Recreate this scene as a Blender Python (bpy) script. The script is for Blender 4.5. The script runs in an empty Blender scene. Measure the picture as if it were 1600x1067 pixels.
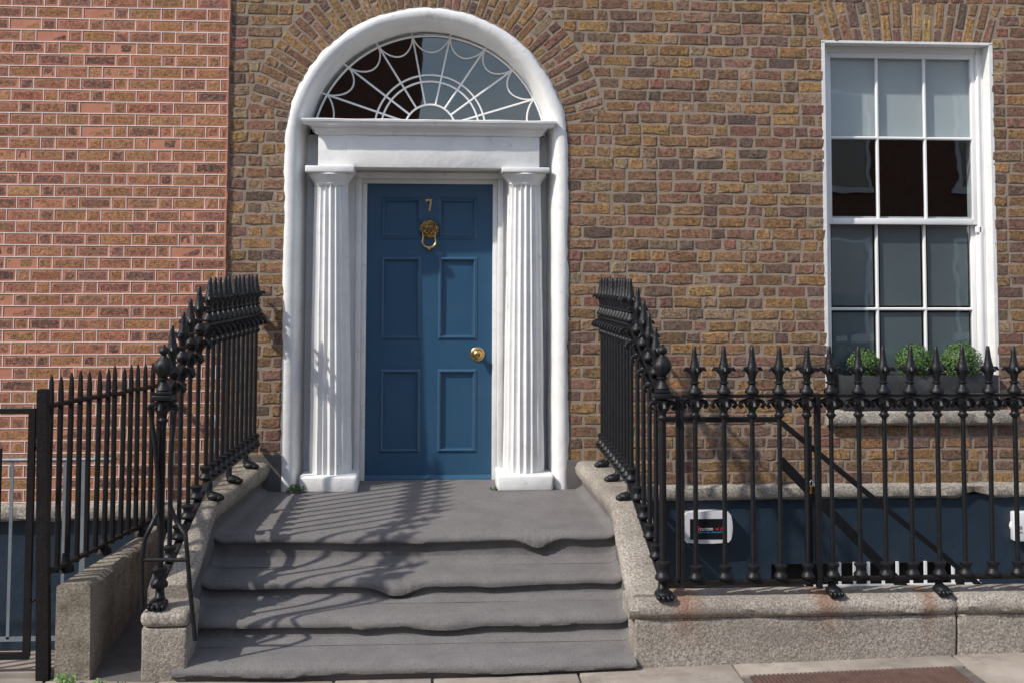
import bpy, bmesh, math, random
from mathutils import Matrix, Vector, noise
R = math.radians
random.seed(7)
scene = bpy.context.scene
col = scene.collection

# ------------------------------------------------------------------ camera
F_PX = 1850.0                       # focal length in photo pixels (1600 wide)
CAM = Vector((0.0, -8.5, 2.17))
YAW, PITCH, ROLL = 0.0648, 0.0585, 0.0030
ROT = Matrix.Rotation(-YAW, 3, 'Z') @ Matrix.Rotation(math.pi/2 + PITCH, 3, 'X') @ Matrix.Rotation(ROLL, 3, 'Z')
c0 = ROT.transposed() @ Vector((0, 1, 0))       # the facade normal as the camera sees it
U0, V0 = F_PX*c0.x/-c0.z, F_PX*c0.y/-c0.z
SHX = (800 + U0 - 680)/1600.0                   # lens shift: normal of the facade meets pixel (680, 430)
SHY = (430 - 533.5 + V0)/1600.0
cam_data = bpy.data.cameras.new('camera')
cam_data.sensor_width = 36.0
cam_data.lens = 36.0*F_PX/1600.0
cam_data.shift_x, cam_data.shift_y = SHX, SHY
cam_data.clip_start, cam_data.clip_end = 0.05, 500
cam = bpy.data.objects.new('camera', cam_data)
cam.matrix_world = Matrix.Translation(CAM) @ ROT.to_4x4()
col.objects.link(cam)
scene.camera = cam

def P(px, py, Y):
    """photo pixel -> point on the plane y = Y"""
    u = px - 800 + SHX*1600
    v = 533.5 - py + SHY*1600
    d = ROT @ Vector((u, v, -F_PX))
    t = (Y - CAM.y)/d.y
    return CAM + d*t
def X(px, py, Y): return P(px, py, Y).x
def Z(px, py, Y): return P(px, py, Y).z

# ------------------------------------------------------------------ sky, sun, exposure
SUN = Vector((0.654, 0.338, -0.677)).normalized()       # the way the light travels
world = bpy.data.worlds.new('World'); scene.world = world; world.use_nodes = True
wn, wl = world.node_tree.nodes, world.node_tree.links
for n in list(wn): wn.remove(n)
wo = wn.new('ShaderNodeOutputWorld'); wb = wn.new('ShaderNodeBackground'); sky = wn.new('ShaderNodeTexSky')
sky.sky_type = 'NISHITA'; sky.sun_disc = False
sky.sun_elevation = math.asin(-SUN.z); sky.sun_rotation = math.atan2(-SUN.x, -SUN.y)
tc = wn.new('ShaderNodeTexCoord'); mp = wn.new('ShaderNodeMapping'); nz = wn.new('ShaderNodeTexNoise')
mp.inputs['Scale'].default_value = (2.2, 2.2, 5.0)
nz.inputs['Scale'].default_value = 1.6; nz.inputs['Detail'].default_value = 7
cr = wn.new('ShaderNodeValToRGB'); cr.color_ramp.elements[0].position = .46; cr.color_ramp.elements[1].position = .68
cr.color_ramp.elements[1].color = (.75, .75, .75, 1)
mx = wn.new('ShaderNodeMixRGB'); mx.inputs[2].default_value = (7.5, 7.6, 7.9, 1)
wl.new(tc.outputs['Generated'], mp.inputs[0]); wl.new(mp.outputs[0], nz.inputs['Vector']); wl.new(nz.outputs['Fac'], cr.inputs[0])
wl.new(cr.outputs[0], mx.inputs[0]); wl.new(sky.outputs[0], mx.inputs[1]); wl.new(mx.outputs[0], wb.inputs[0])
wb.inputs[1].default_value = 0.15
wl.new(wb.outputs[0], wo.inputs[0])
sd = bpy.data.lights.new('sun', 'SUN'); sd.energy = 3.4; sd.angle = R(1.1); sd.color = (1, .94, .86)
so = bpy.data.objects.new('sun', sd); so.rotation_euler = SUN.to_track_quat('-Z', 'Y').to_euler(); so.location = (-8, -6, 12)
col.objects.link(so)
vs = scene.view_settings
vs.view_transform = 'Standard'; vs.look = 'None'; vs.gamma = 1; vs.use_curve_mapping = False
vs.exposure = 0.30

# ------------------------------------------------------------------ materials
def nodes(name):
    m = bpy.data.materials.new(name); m.use_nodes = True
    t = m.node_tree; b = t.nodes['Principled BSDF']
    return m, t, t.nodes, t.links, b
def srgb(r, g, b):
    f = lambda c: ((c/255+.055)/1.055)**2.4 if c > 10 else c/255/12.92
    return (f(r), f(g), f(b), 1)
def ramp(N, stops):
    r = N.new('ShaderNodeValToRGB'); e = r.color_ramp.elements
    e[0].position, e[0].color = stops[0]; e[1].position, e[1].color = stops[-1]
    for p, c in stops[1:-1]:
        k = e.new(p); k.color = c
    return r
def tex(N, L, scale, detail=5, rough=.55, coord='Object', vec=None, stretch=None):
    n = N.new('ShaderNodeTexNoise'); n.inputs['Scale'].default_value = scale
    n.inputs['Detail'].default_value = detail; n.inputs['Roughness'].default_value = rough
    if vec is None:
        g = N.new('ShaderNodeNewGeometry'); vec = g.outputs['Position']
    if stretch:
        m = N.new('ShaderNodeMapping'); m.inputs['Scale'].default_value = stretch; L.new(vec, m.inputs[0]); vec = m.outputs[0]
    L.new(vec, n.inputs['Vector'])
    return n
def bump(N, L, b, src, strength, dist):
    k = N.new('ShaderNodeBump'); k.inputs['Strength'].default_value = strength; k.inputs['Distance'].default_value = dist
    L.new(src, k.inputs['Height']); L.new(k.outputs[0], b.inputs['Normal'])
    return k
def mix(N, L, fac, a, b, mode='MIX'):
    m = N.new('ShaderNodeMixRGB'); m.blend_type = mode
    for i, v in ((0, fac), (1, a), (2, b)):
        if hasattr(v, 'links') or hasattr(v, 'is_linked'): L.new(v, m.inputs[i])
        else: m.inputs[i].default_value = v
    return m.outputs[0]
def math_(N, L, op, a, b=None, clamp=False):
    m = N.new('ShaderNodeMath'); m.operation = op; m.use_clamp = clamp
    for i, v in ((0, a), (1, b)):
        if v is None: continue
        if hasattr(v, 'is_linked'): L.new(v, m.inputs[i])
        else: m.inputs[i].default_value = v
    return m.outputs[0]

def simple(name, c1, c2, scale=6, rough=.6, bscale=60, bstr=.25, bdist=.002, metal=0, dirt=None, dirtscale=2.5, spec=None, dlo=.52, dhi=.7):
    m, t, N, L, b = nodes(name)
    n = tex(N, L, scale)
    c = ramp(N, [(.3, c1), (.7, c2)]); L.new(n.outputs['Fac'], c.inputs[0])
    out = c.outputs[0]
    if dirt:
        d = tex(N, L, dirtscale, 9, .7)
        dr = ramp(N, [(dlo, (0, 0, 0, 1)), (dhi, (1, 1, 1, 1))]); L.new(d.outputs['Fac'], dr.inputs[0])
        out = mix(N, L, dr.outputs[0], out, dirt)
    L.new(out, b.inputs['Base Color'])
    b.inputs['Roughness'].default_value = rough; b.inputs['Metallic'].default_value = metal
    if spec is not None: b.inputs['Specular IOR Level'].default_value = spec
    if bstr:
        bn = tex(N, L, bscale, 4)
        bump(N, L, b, bn.outputs['Fac'], bstr, bdist)
    return m

def brick_mat(name, source, red_wash):
    m, t, N, L, b = nodes(name)
    if source == 'object':
        o = N.new('ShaderNodeObjectInfo'); base = o.outputs['Color']
    else:
        o = N.new('ShaderNodeAttribute'); o.attribute_name = 'col'; base = o.outputs['Color']
    n1 = tex(N, L, 42, 8, .78)
    r1 = ramp(N, [(.37, (.42, .38, .36, 1)), (.5, (1, 1, 1, 1)), (.63, (1.45, 1.40, 1.28, 1))]); L.new(n1.outputs['Fac'], r1.inputs[0])
    out = mix(N, L, 1.0, base, r1.outputs[0], 'MULTIPLY')
    n0 = tex(N, L, 11, 5, .7, stretch=(.6, 1, 1.2))       # burnt purple-brown clouds inside a brick
    r0 = ramp(N, [(.50, (0, 0, 0, 1)), (.66, (1, 1, 1, 1))]); L.new(n0.outputs['Fac'], r0.inputs[0])
    out = mix(N, L, math_(N, L, 'MULTIPLY', r0.outputs[0], .55), out, (.135, .088, .072, 1))
    n2 = tex(N, L, 52, 7, .8, stretch=(.6, 1, 1.4))
    r2 = ramp(N, [(.53, (0, 0, 0, 1)), (.61, (1, 1, 1, 1))]); L.new(n2.outputs['Fac'], r2.inputs[0])
    out = mix(N, L, math_(N, L, 'MULTIPLY', r2.outputs[0], .72), out, (.04, .03, .025, 1))
    if not red_wash:                  # lime smeared over the worn arrises
        e = N.new('ShaderNodeAttribute'); e.attribute_name = 'edge'
        n3 = tex(N, L, 38, 6, .7)
        f = math_(N, L, 'ADD', e.outputs['Fac'], math_(N, L, 'MULTIPLY', math_(N, L, 'SUBTRACT', n3.outputs['Fac'], .5), 1.9))
        r3 = ramp(N, [(.10, (1, 1, 1, 1)), (.42, (0, 0, 0, 1))]); L.new(f, r3.inputs[0])
        out = mix(N, L, math_(N, L, 'MULTIPLY', r3.outputs[0], .8), out, (.28, .22, .17, 1))
    if red_wash:                      # coloured stopping smeared over the edges of each brick
        e = N.new('ShaderNodeAttribute'); e.attribute_name = 'edge'
        n3 = tex(N, L, 45, 5, .6)
        f = math_(N, L, 'ADD', e.outputs['Fac'], math_(N, L, 'MULTIPLY', math_(N, L, 'SUBTRACT', n3.outputs['Fac'], .5), 2.2))
        r3 = ramp(N, [(.55, (1, 1, 1, 1)), (1.0, (0, 0, 0, 1))]); L.new(f, r3.inputs[0])
        n4 = tex(N, L, 9, 4)
        r4 = ramp(N, [(.3, STOP1), (.7, STOP2)]); L.new(n4.outputs['Fac'], r4.inputs[0])
        out = mix(N, L, r3.outputs[0], out, r4.outputs[0])
    L.new(out, b.inputs['Base Color'])
    b.inputs['Roughness'].default_value = .9; b.inputs['Specular IOR Level'].default_value = .2
    nb = tex(N, L, 60, 7, .75)
    bump(N, L, b, nb.outputs['Fac'], .9, .008)
    return m
STOP1, STOP2 = (.44, .178, .110, 1), (.55, .245, .158, 1)
M = {}
M['brick_o'] = brick_mat('brown brick piece', 'object', False)
M['brick_s'] = brick_mat('brown brick field', 'attr', False)
M['red_o'] = brick_mat('washed brick piece', 'object', True)
M['red_s'] = brick_mat('washed brick field', 'attr', True)
M['mortar'] = simple('grey lime mortar', (.235, .186, .145, 1), (.33, .268, .212, 1), 8, .95, 120, .7, .005)
M['stopping'] = simple('red stopping mortar', STOP1, STOP2, 9, .92, 120, .4, .003)
M['ribbon'] = simple('white lime ribbon', (.66, .61, .57, 1), (.80, .76, .71, 1), 14, .85, 150, .2, .001)
M['white'] = simple('old white paint', (.72, .72, .71, 1), (.82, .82, .80, 1), 5, .5, 16, .5, .008, dirt=(.42, .39, .34, 1), dirtscale=9, dlo=.60, dhi=.80)
M['white_sash'] = simple('white window paint', (.76, .77, .77, 1), (.82, .82, .82, 1), 6, .4, 60, .08, .001)
M['blue'] = simple('blue gloss door paint', (.023, .078, .150, 1), (.028, .088, .165, 1), 3, .36, 14, .08, .002, dirt=(.04, .09, .15, 1), dirtscale=5, dlo=.55, dhi=.8)
M['brass'] = simple('worn brass', (.50, .33, .12, 1), (.66, .46, .19, 1), 40, .28, 90, .3, .001, metal=1)
M['brass_dark'] = simple('tarnished brass', (.16, .095, .035, 1), (.52, .34, .13, 1), 45, .36, 90, .4, .001, metal=1)
M['iron'] = simple('black painted iron', (.0045, .005, .0068, 1), (.008, .009, .0115, 1), 18, .48, 45, .8, .004, dirt=(.022, .020, .020, 1), dirtscale=16, dlo=.6, dhi=.8, spec=.38)
M['iron_old'] = simple('flaking black iron', (.0055, .005, .006, 1), (.010, .0085, .0095, 1), 20, .55, 50, .8, .004, dirt=(.035, .026, .022, 1), dirtscale=22, dlo=.6, dhi=.78, spec=.3)
M['galv'] = simple('galvanised steel', (.22, .26, .29, 1), (.32, .36, .39, 1), 12, .45, 60, .1, .001, metal=.5)
M['navy'] = simple('navy masonry paint', (.010, .022, .038, 1), (.017, .034, .055, 1), 3, .5, 24, .7, .006, dirt=(.03, .045, .06, 1), dirtscale=4, dlo=.55, dhi=.8)
M['asphalt'] = simple('grey step asphalt', (.092, .086, .086, 1), (.137, .129, .128, 1), 5, .85, 110, .8, .005, dirt=(.165, .15, .142, 1), dirtscale=6, dlo=.48, dhi=.75)
def specks(m, scale, lo, hi, colour, amt):
    N, L = m.node_tree.nodes, m.node_tree.links; b = N['Principled BSDF']; src = b.inputs['Base Color'].links[0].from_socket
    n = tex(N, L, scale, 4, .8); r = ramp(N, [(lo, (0, 0, 0, 1)), (hi, (1, 1, 1, 1))]); L.new(n.outputs['Fac'], r.inputs[0])
    L.new(mix(N, L, math_(N, L, 'MULTIPLY', r.outputs[0], amt), src, colour), b.inputs['Base Color'])
def toplit_dust(m, colour, amt):
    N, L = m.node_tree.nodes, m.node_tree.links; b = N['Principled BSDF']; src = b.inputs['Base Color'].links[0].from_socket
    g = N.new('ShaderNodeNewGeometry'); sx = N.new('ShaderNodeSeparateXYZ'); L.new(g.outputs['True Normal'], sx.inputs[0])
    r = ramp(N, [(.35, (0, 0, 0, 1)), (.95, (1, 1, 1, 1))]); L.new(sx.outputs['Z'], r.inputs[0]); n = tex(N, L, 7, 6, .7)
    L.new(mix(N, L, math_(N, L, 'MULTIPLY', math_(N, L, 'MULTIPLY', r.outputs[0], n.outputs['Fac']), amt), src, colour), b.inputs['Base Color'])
toplit_dust(M['asphalt'], (.225, .212, .208, 1), .9)  # treads painted lighter than risers: sunlit contrast put into the colour, plus some dust
specks(M['white'], 32, .685, .705, (.34, .30, .25, 1), .8); specks(M['white'], 6, .60, .75, (.60, .58, .54, 1), .5)
specks(M['asphalt'], 90, .5, .72, (.055, .05, .048, 1), .75); specks(M['asphalt'], 60, .66, .74, (.30, .28, .26, 1), .6)
M['render'] = simple('dark cement render', (.075, .07, .068, 1), (.12, .112, .107, 1), 7, .9, 60, .6, .004)
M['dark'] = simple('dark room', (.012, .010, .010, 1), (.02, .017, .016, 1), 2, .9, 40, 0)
M['blind'] = simple('pale roller blind', (.74, .76, .77, 1), (.78, .80, .81, 1), 3, .8, 200, .1, .001)
M['film'] = simple('grey frosted film', (.17, .20, .22, 1), (.195, .23, .25, 1), 2, .55, 100, 0)
M['planter'] = simple('dark lead planter', (.022, .023, .025, 1), (.04, .041, .043, 1), 10, .5, 30, .2, .002, dirt=(.08, .08, .08, 1), dirtscale=6)
M['plastic'] = simple('white plastic', (.66, .66, .68, 1), (.72, .72, .73, 1), 4, .4, 60, 0)
M['black'] = simple('black plastic', (.006, .006, .009, 1), (.009, .009, .012, 1), 4, .35, 60, 0)
M['text_white'] = simple('white print', (.75, .75, .75, 1), (.8, .8, .8, 1), 4, .6, 60, 0)
M['text_red'] = simple('red print', (.55, .03, .02, 1), (.62, .04, .03, 1), 4, .6, 60, 0)
M['text_blue'] = simple('blue print', (.01, .17, .36, 1), (.01, .2, .4, 1), 4, .6, 60, 0)
M['text_navy'] = simple('navy print', (.03, .03, .11, 1), (.04, .04, .13, 1), 4, .6, 60, 0)
M['pave'] = simple('worn paving stone', (.25, .21, .175, 1), (.36, .315, .27, 1), 5, .9, 120, .5, .003, dirt=(.17, .145, .125, 1), dirtscale=4)
M['joint'] = simple('paving joint dirt', (.09, .078, .068, 1), (.15, .132, .115, 1), 15, .95, 120, .6, .004)
M['road'] = simple('asphalt road', (.045, .045, .046, 1), (.065, .064, .063, 1), 6, .9, 200, .5, .003)
M['rust'] = simple('rusty ribbed iron', (.075, .042, .034, 1), (.12, .07, .055, 1), 14, .7, 90, .5, .002)
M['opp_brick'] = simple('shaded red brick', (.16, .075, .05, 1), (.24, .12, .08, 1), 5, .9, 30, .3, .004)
M['slate'] = simple('roof slate', (.05, .055, .065, 1), (.08, .085, .095, 1), 5, .7, 30, .3, .004)
M['stem'] = simple('box wood', (.06, .04, .025, 1), (.1, .07, .04, 1), 20, .9, 60, .3)

def granite(name, lo, hi, rusts=(), mossy=False):
    m, t, N, L, b = nodes(name)
    n1 = tex(N, L, 75, 4, .7); r1 = ramp(N, [(.38, lo), (.5, tuple((a+c)/2 for a, c in zip(lo, hi))), (.62, hi)]); L.new(n1.outputs['Fac'], r1.inputs[0])
    v = N.new('ShaderNodeTexVoronoi'); v.inputs['Scale'].default_value = 75
    g = N.new('ShaderNodeNewGeometry'); L.new(g.outputs['Position'], v.inputs['Vector'])
    vr = ramp(N, [(.16, (1, 1, 1, 1)), (.28, (0, 0, 0, 1))]); L.new(v.outputs['Distance'], vr.inputs[0])
    out = mix(N, L, math_(N, L, 'MULTIPLY', vr.outputs[0], .5), r1.outputs[0], (.07, .062, .055, 1))
    n2 = tex(N, L, 3.2, 7, .65); r2 = ramp(N, [(.42, (0, 0, 0, 1)), (.66, (1, 1, 1, 1))]); L.new(n2.outputs['Fac'], r2.inputs[0])
    out = mix(N, L, math_(N, L, 'MULTIPLY', r2.outputs[0], .6), out, (.17, .145, .118, 1))
    if mossy:
        n5 = tex(N, L, 8, 7, .7); r5 = ramp(N, [(.5, (0, 0, 0, 1)), (.66, (1, 1, 1, 1))]); L.new(n5.outputs['Fac'], r5.inputs[0])
        out = mix(N, L, math_(N, L, 'MULTIPLY', r5.outputs[0], .6), out, (.085, .075, .035, 1))
    sx = N.new('ShaderNodeSeparateXYZ'); L.new(g.outputs['Position'], sx.inputs[0])
    for (rx, rz, w) in rusts:               # rust run-off under the gate hinges
        a = math_(N, L, 'ABSOLUTE', math_(N, L, 'SUBTRACT', sx.outputs['X'], rx))
        a = math_(N, L, 'SUBTRACT', 1, math_(N, L, 'DIVIDE', a, w), True)
        zz = math_(N, L, 'SUBTRACT', 1, math_(N, L, 'DIVIDE', math_(N, L, 'SUBTRACT', rz, sx.outputs['Z']), .34), True)
        n6 = tex(N, L, 20, 6, .7, stretch=(1.6, 1, .5))
        f = math_(N, L, 'MULTIPLY', math_(N, L, 'MULTIPLY', a, zz), math_(N, L, 'MULTIPLY', n6.outputs['Fac'], 2.0), True)
        out = mix(N, L, math_(N, L, 'MULTIPLY', f, .8), out, (.23, .085, .03, 1))
    L.new(out, b.inputs['Base Color']); b.inputs['Roughness'].default_value = .9
    n3 = tex(N, L, 60, 5, .75)
    bump(N, L, b, n3.outputs['Fac'], 1.0, .012)
    return m
M['granite'] = granite('rough granite', (.22, .195, .165, 1), (.54, .49, .42, 1))
M['granite_moss'] = granite('weathered granite', (.20, .175, .135, 1), (.43, .385, .31, 1), mossy=True)
M['granite_rust'] = granite('rust stained granite', (.22, .195, .168, 1), (.55, .50, .435, 1), rusts=((X(1070, 930, -1.99), .47, .13), (X(1288, 930, -1.99), .47, .11), (X(1448, 930, -1.99), .46, .06)))

def leaf_mat(name, a, c):
    m, t, N, L, b = nodes(name)
    n = tex(N, L, 60, 3); r = ramp(N, [(.35, a), (.65, c)]); L.new(n.outputs['Fac'], r.inputs[0])
    L.new(r.outputs[0], b.inputs['Base Color']); b.inputs['Roughness'].default_value = .5
    return m
M['leaf'] = leaf_mat('box leaves', (.035, .085, .018, 1), (.11, .21, .045, 1))
M['weed'] = leaf_mat('weed leaves', (.06, .15, .025, 1), (.14, .28, .05, 1))
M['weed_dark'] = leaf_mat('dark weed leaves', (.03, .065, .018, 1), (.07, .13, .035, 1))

def glass_mat(name, tint):
    m = bpy.data.materials.new(name); m.use_nodes = True; N, L = m.node_tree.nodes, m.node_tree.links
    N.remove(N['Principled BSDF'])
    o = N['Material Output']; tr = N.new('ShaderNodeBsdfTransparent'); gl = N.new('ShaderNodeBsdfGlossy'); ms = N.new('ShaderNodeMixShader')
    tr.inputs[0].default_value = tint; gl.inputs['Roughness'].default_value = .01
    n = tex(N, L, 2.2, 2); k = N.new('ShaderNodeBump'); k.inputs['Strength'].default_value = .05; k.inputs['Distance'].default_value = .02
    L.new(n.outputs['Fac'], k.inputs['Height']); L.new(k.outputs[0], gl.inputs['Normal'])
    g = N.new('ShaderNodeNewGeometry'); dt = N.new('ShaderNodeVectorMath'); dt.operation = 'DOT_PRODUCT'
    L.new(g.outputs['Normal'], dt.inputs[0]); L.new(g.outputs['Incoming'], dt.inputs[1])
    c = math_(N, L, 'SUBTRACT', 1, math_(N, L, 'ABSOLUTE', dt.outputs['Value']), True)
    fz = math_(N, L, 'ADD', math_(N, L, 'MULTIPLY', math_(N, L, 'POWER', c, 5), .91), .09, True)
    L.new(fz, ms.inputs[0]); L.new(tr.outputs[0], ms.inputs[1]); L.new(gl.outputs[0], ms.inputs[2]); L.new(ms.outputs[0], o.inputs[0])
    return m
M['glass'] = glass_mat('old window glass', (.9, .93, .93, 1))

# ------------------------------------------------------------------ objects and mesh helpers
WM = {}
def place(o, mat4=None, parent=None):
    mat4 = mat4 or Matrix.Identity(4)
    col.objects.link(o) if o.name not in col.objects else None
    if parent is not None:
        o.parent = parent; o.matrix_parent_inverse = WM[parent.name].inverted()
    o.matrix_basis = mat4
    WM[o.name] = mat4.copy()
    return o
def tag(o, label=None, cat=None, group=None, kind=None):
    if label: o['label'] = label
    if cat: o['category'] = cat
    if group: o['group'] = group
    if kind: o['kind'] = kind
    return o
def thing(name, loc, label, cat, group=None):
    o = bpy.data.objects.new(name, None); o.empty_display_size = .1
    place(o, Matrix.Translation(loc)); return tag(o, label, cat, group)
def T(x, y, z): return Matrix.Translation((x, y, z))

class MB:
    def __init__(s): s.v, s.f = [], []
    def add(s, v, f):
        k = len(s.v); s.v += [tuple(p) for p in v]; s.f += [tuple(i+k for i in q) for q in f]; return s
    def box(s, x0, x1, y0, y1, z0, z1, bev=0.0):
        x0, x1 = min(x0, x1), max(x0, x1); y0, y1 = min(y0, y1), max(y0, y1); z0, z1 = min(z0, z1), max(z0, z1)
        if bev <= 0:
            v = [(x, y, z) for x in (x0, x1) for y in (y0, y1) for z in (z0, z1)]
            return s.add(v, [(0, 1, 3, 2), (4, 6, 7, 5), (0, 4, 5, 1), (2, 3, 7, 6), (0, 2, 6, 4), (1, 5, 7, 3)])
        bm = bmesh.new(); bmesh.ops.create_cube(bm, size=1)
        for q in bm.verts: q.co = Vector(((x0+x1)/2+q.co.x*(x1-x0), (y0+y1)/2+q.co.y*(y1-y0), (z0+z1)/2+q.co.z*(z1-z0)))
        bmesh.ops.bevel(bm, geom=bm.edges[:], offset=bev, segments=2, profile=.5, affect='EDGES')
        return s.bm(bm)
    def bm(s, bm):
        bm.verts.index_update()
        s.add([v.co[:] for v in bm.verts], [[v.index for v in f.verts] for f in bm.faces]); bm.free(); return s
    def lathe(s, prof, seg=14, c=(0, 0, 0), axis='z', mod=None):
        v, f = [], []
        for (r, z) in prof:
            for k in range(seg):
                a = 2*math.pi*k/seg; rr = mod(a, r, z) if mod else r
                p = (rr*math.cos(a), rr*math.sin(a), z)
                if axis == 'y': p = (p[0], p[2], p[1])
                v.append((p[0]+c[0], p[1]+c[1], p[2]+c[2]))
        n = len(prof)
        for i in range(n-1):
            for k in range(seg):
                k2 = (k+1) % seg; f.append((i*seg+k, i*seg+k2, (i+1)*seg+k2, (i+1)*seg+k))
        f.append(tuple(range(seg))[::-1]); f.append(tuple((n-1)*seg+k for k in range(seg)))
        return s.add(v, f)
    def tube(s, pts, r, seg=8, closed=False, flat=1.0):
        pts = [Vector(p) for p in pts]; n = len(pts); v, f = [], []
        up = None
        for i, p in enumerate(pts):
            a = pts[i-1] if (i > 0 or closed) else p; b = pts[(i+1) % n] if (i < n-1 or closed) else p
            t = (b-a).normalized()
            ref = Vector((0, 0, 1)) if abs(t.z) < .92 else Vector((0, 1, 0))
            if up is None: up = (ref - t*ref.dot(t)).normalized()
            else: up = (up - t*up.dot(t)).normalized()
            sd_ = t.cross(up); rr = r[i] if isinstance(r, (list, tuple)) else r
            for k in range(seg):
                q = 2*math.pi*k/seg; v.append(p + up*math.cos(q)*rr + sd_*math.sin(q)*rr*flat)
        m = n if closed else n-1
        for i in range(m):
            j = (i+1) % n
            for k in range(seg):
                k2 = (k+1) % seg; f.append((i*seg+k, i*seg+k2, j*seg+k2, j*seg+k))
        if not closed: f.append(tuple(range(seg))[::-1]); f.append(tuple((n-1)*seg+k for k in range(seg)))
        return s.add(v, f)
    def bar(s, a, b, w, h):
        """square bar between two points; w across, h in the vertical-ish direction"""
        a, b = Vector(a), Vector(b); t = (b-a).normalized()
        ref = Vector((0, 0, 1)) if abs(t.z) < .95 else Vector((0, 1, 0))
        u = (ref - t*ref.dot(t)).normalized(); q = t.cross(u); v = []
        for p in (a, b):
            for i, j in ((-1, -1), (1, -1), (1, 1), (-1, 1)): v.append(p + q*i*w/2 + u*j*h/2)
        return s.add(v, [(0, 1, 2, 3), (7, 6, 5, 4), (0, 4, 5, 1), (1, 5, 6, 2), (2, 6, 7, 3), (3, 7, 4, 0)])
    def prism(s, poly, lo, hi, axis):
        """extrude a 2-D polygon; axis x: poly is (y,z); axis y: (x,z); axis z: (x,y)"""
        def pt(a, b, c): return {'x': (c, a, b), 'y': (a, c, b), 'z': (a, b, c)}[axis]
        n = len(poly); v = [pt(a, b, lo) for a, b in poly] + [pt(a, b, hi) for a, b in poly]
        return s.add(v, [tuple(range(n)), tuple(range(2*n-1, n-1, -1))] + [(i, i+n, (i+1) % n+n, (i+1) % n) for i in range(n)])
    def ball(s, c, r, seg=10, rings=6):
        rx, ry, rz = r if isinstance(r, tuple) else (r, r, r)
        prof = [(max(.001, math.sin(math.pi*i/rings)), -math.cos(math.pi*i/rings)) for i in range(rings+1)]
        k = len(s.v); s.lathe(prof, seg)
        s.v[k:] = [(c[0]+x*rx, c[1]+y*ry, c[2]+z*rz) for x, y, z in s.v[k:]]
        return s
    def mesh(s, name, m, smooth=None):
        me = bpy.data.meshes.new(name); me.from_pydata(s.v, [], s.f)
        bm = bmesh.new(); bm.from_mesh(me); bmesh.ops.recalc_face_normals(bm, faces=bm.faces[:]); bm.to_mesh(me); bm.free()
        if smooth is not None:
            for p in me.polygons: p.use_smooth = True
            me.set_sharp_from_angle(angle=R(smooth))
        me.materials.append(M[m] if isinstance(m, str) else m); return me
    def obj(s, name, m, parent=None, smooth=None, mat4=None):
        return place(bpy.data.objects.new(name, s.mesh(name, m, smooth)), mat4, parent)
def use(name, me, parent, mat4): return place(bpy.data.objects.new(name, me), mat4, parent)
def jit(a): return random.uniform(-a, a)

# ------------------------------------------------------------------ ground, road, pavement
gm = MB(); gm.add([(-120, -130, -.16), (120, -130, -.16), (120, -2.3, -.16), (-120, -2.3, -.16)], [(0, 1, 2, 3)])
gm.add([(-120, 1.2, -.16), (120, 1.2, -.16), (120, 130, -.16), (-120, 130, -.16)], [(0, 1, 2, 3)])
tag(gm.obj('ground', 'road'), kind='structure')
def ZG(x):                                  # the paving dips at the steps and climbs to the right
    t = [(-14, .2), (-2.2, .055), (-1.4, .042), (-.3, .026), (1.1, .055), (3.3, .105), (16, .36)]
    for (a, p), (b, q) in zip(t[:-1], t[1:]):
        if x <= b: return p+(q-p)*(x-a)/(b-a)
    return t[-1][1]
def tilt(mb):
    mb.v = [(x, y, z+ZG(x)) for x, y, z in mb.v]; return mb
pv = MB()
for i in range(60): pv.box(-14+.5*i, -13.5+.5*i, -4.72, -1.82, -.25, -.018)
pv = tilt(pv)
pave = tag(pv.obj('pavement', 'joint'), kind='structure')
GX0, GX1 = X(1172, 1046, -2.2), X(1490, 1042, -2.2)      # iron grating let into the paving
GY0, GY1 = -2.66, -2.20
rows = [(-2.62, -1.86), (-3.55, -2.63), (-4.45, -3.56)]
slab_cuts = {0: [-7.2, -5.9, -4.8, -3.6, -2.62, -2.02, -1.44, -.52, .0, .78, GX0-.05, GX1+.07, 4.2, 5.3, 6.6, 8], 1: [-7, -5.8, -4.6, -3.1, -2.2, -1.1, .1, 1.3, 2.4, 3.5, 4.7, 6, 7.4], 2: [-7, -5.5, -4.2, -2.9, -1.8, -.5, .6, 1.9, 3.1, 4.2, 5.5, 7]}
for k, (ya, yb) in enumerate(rows):
    xs = slab_cuts[k]
    for xa, xb in zip(xs[:-1], xs[1:]):
        b = MB(); y1 = yb - .006
        if k == 0 and abs(xa - (GX0-.05)) < .01: y1 = yb - .006; b.box(xa+.007, xb-.007, GY1+.015, y1, -.07, jit(.002), .006)
        else: b.box(xa+.007, xb-.007, ya+.006, y1, -.07, jit(.003), .006)
        tilt(b).obj('slab', 'pave', pave, 40)
kb = MB()
for i in range(15): kb.box(-14+2*i, -12.004+2*i, -4.98, -4.73, -.3, -.004, .012); tag(tilt(kb).obj('kerb', 'granite', None, 40), kind='structure')

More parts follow.
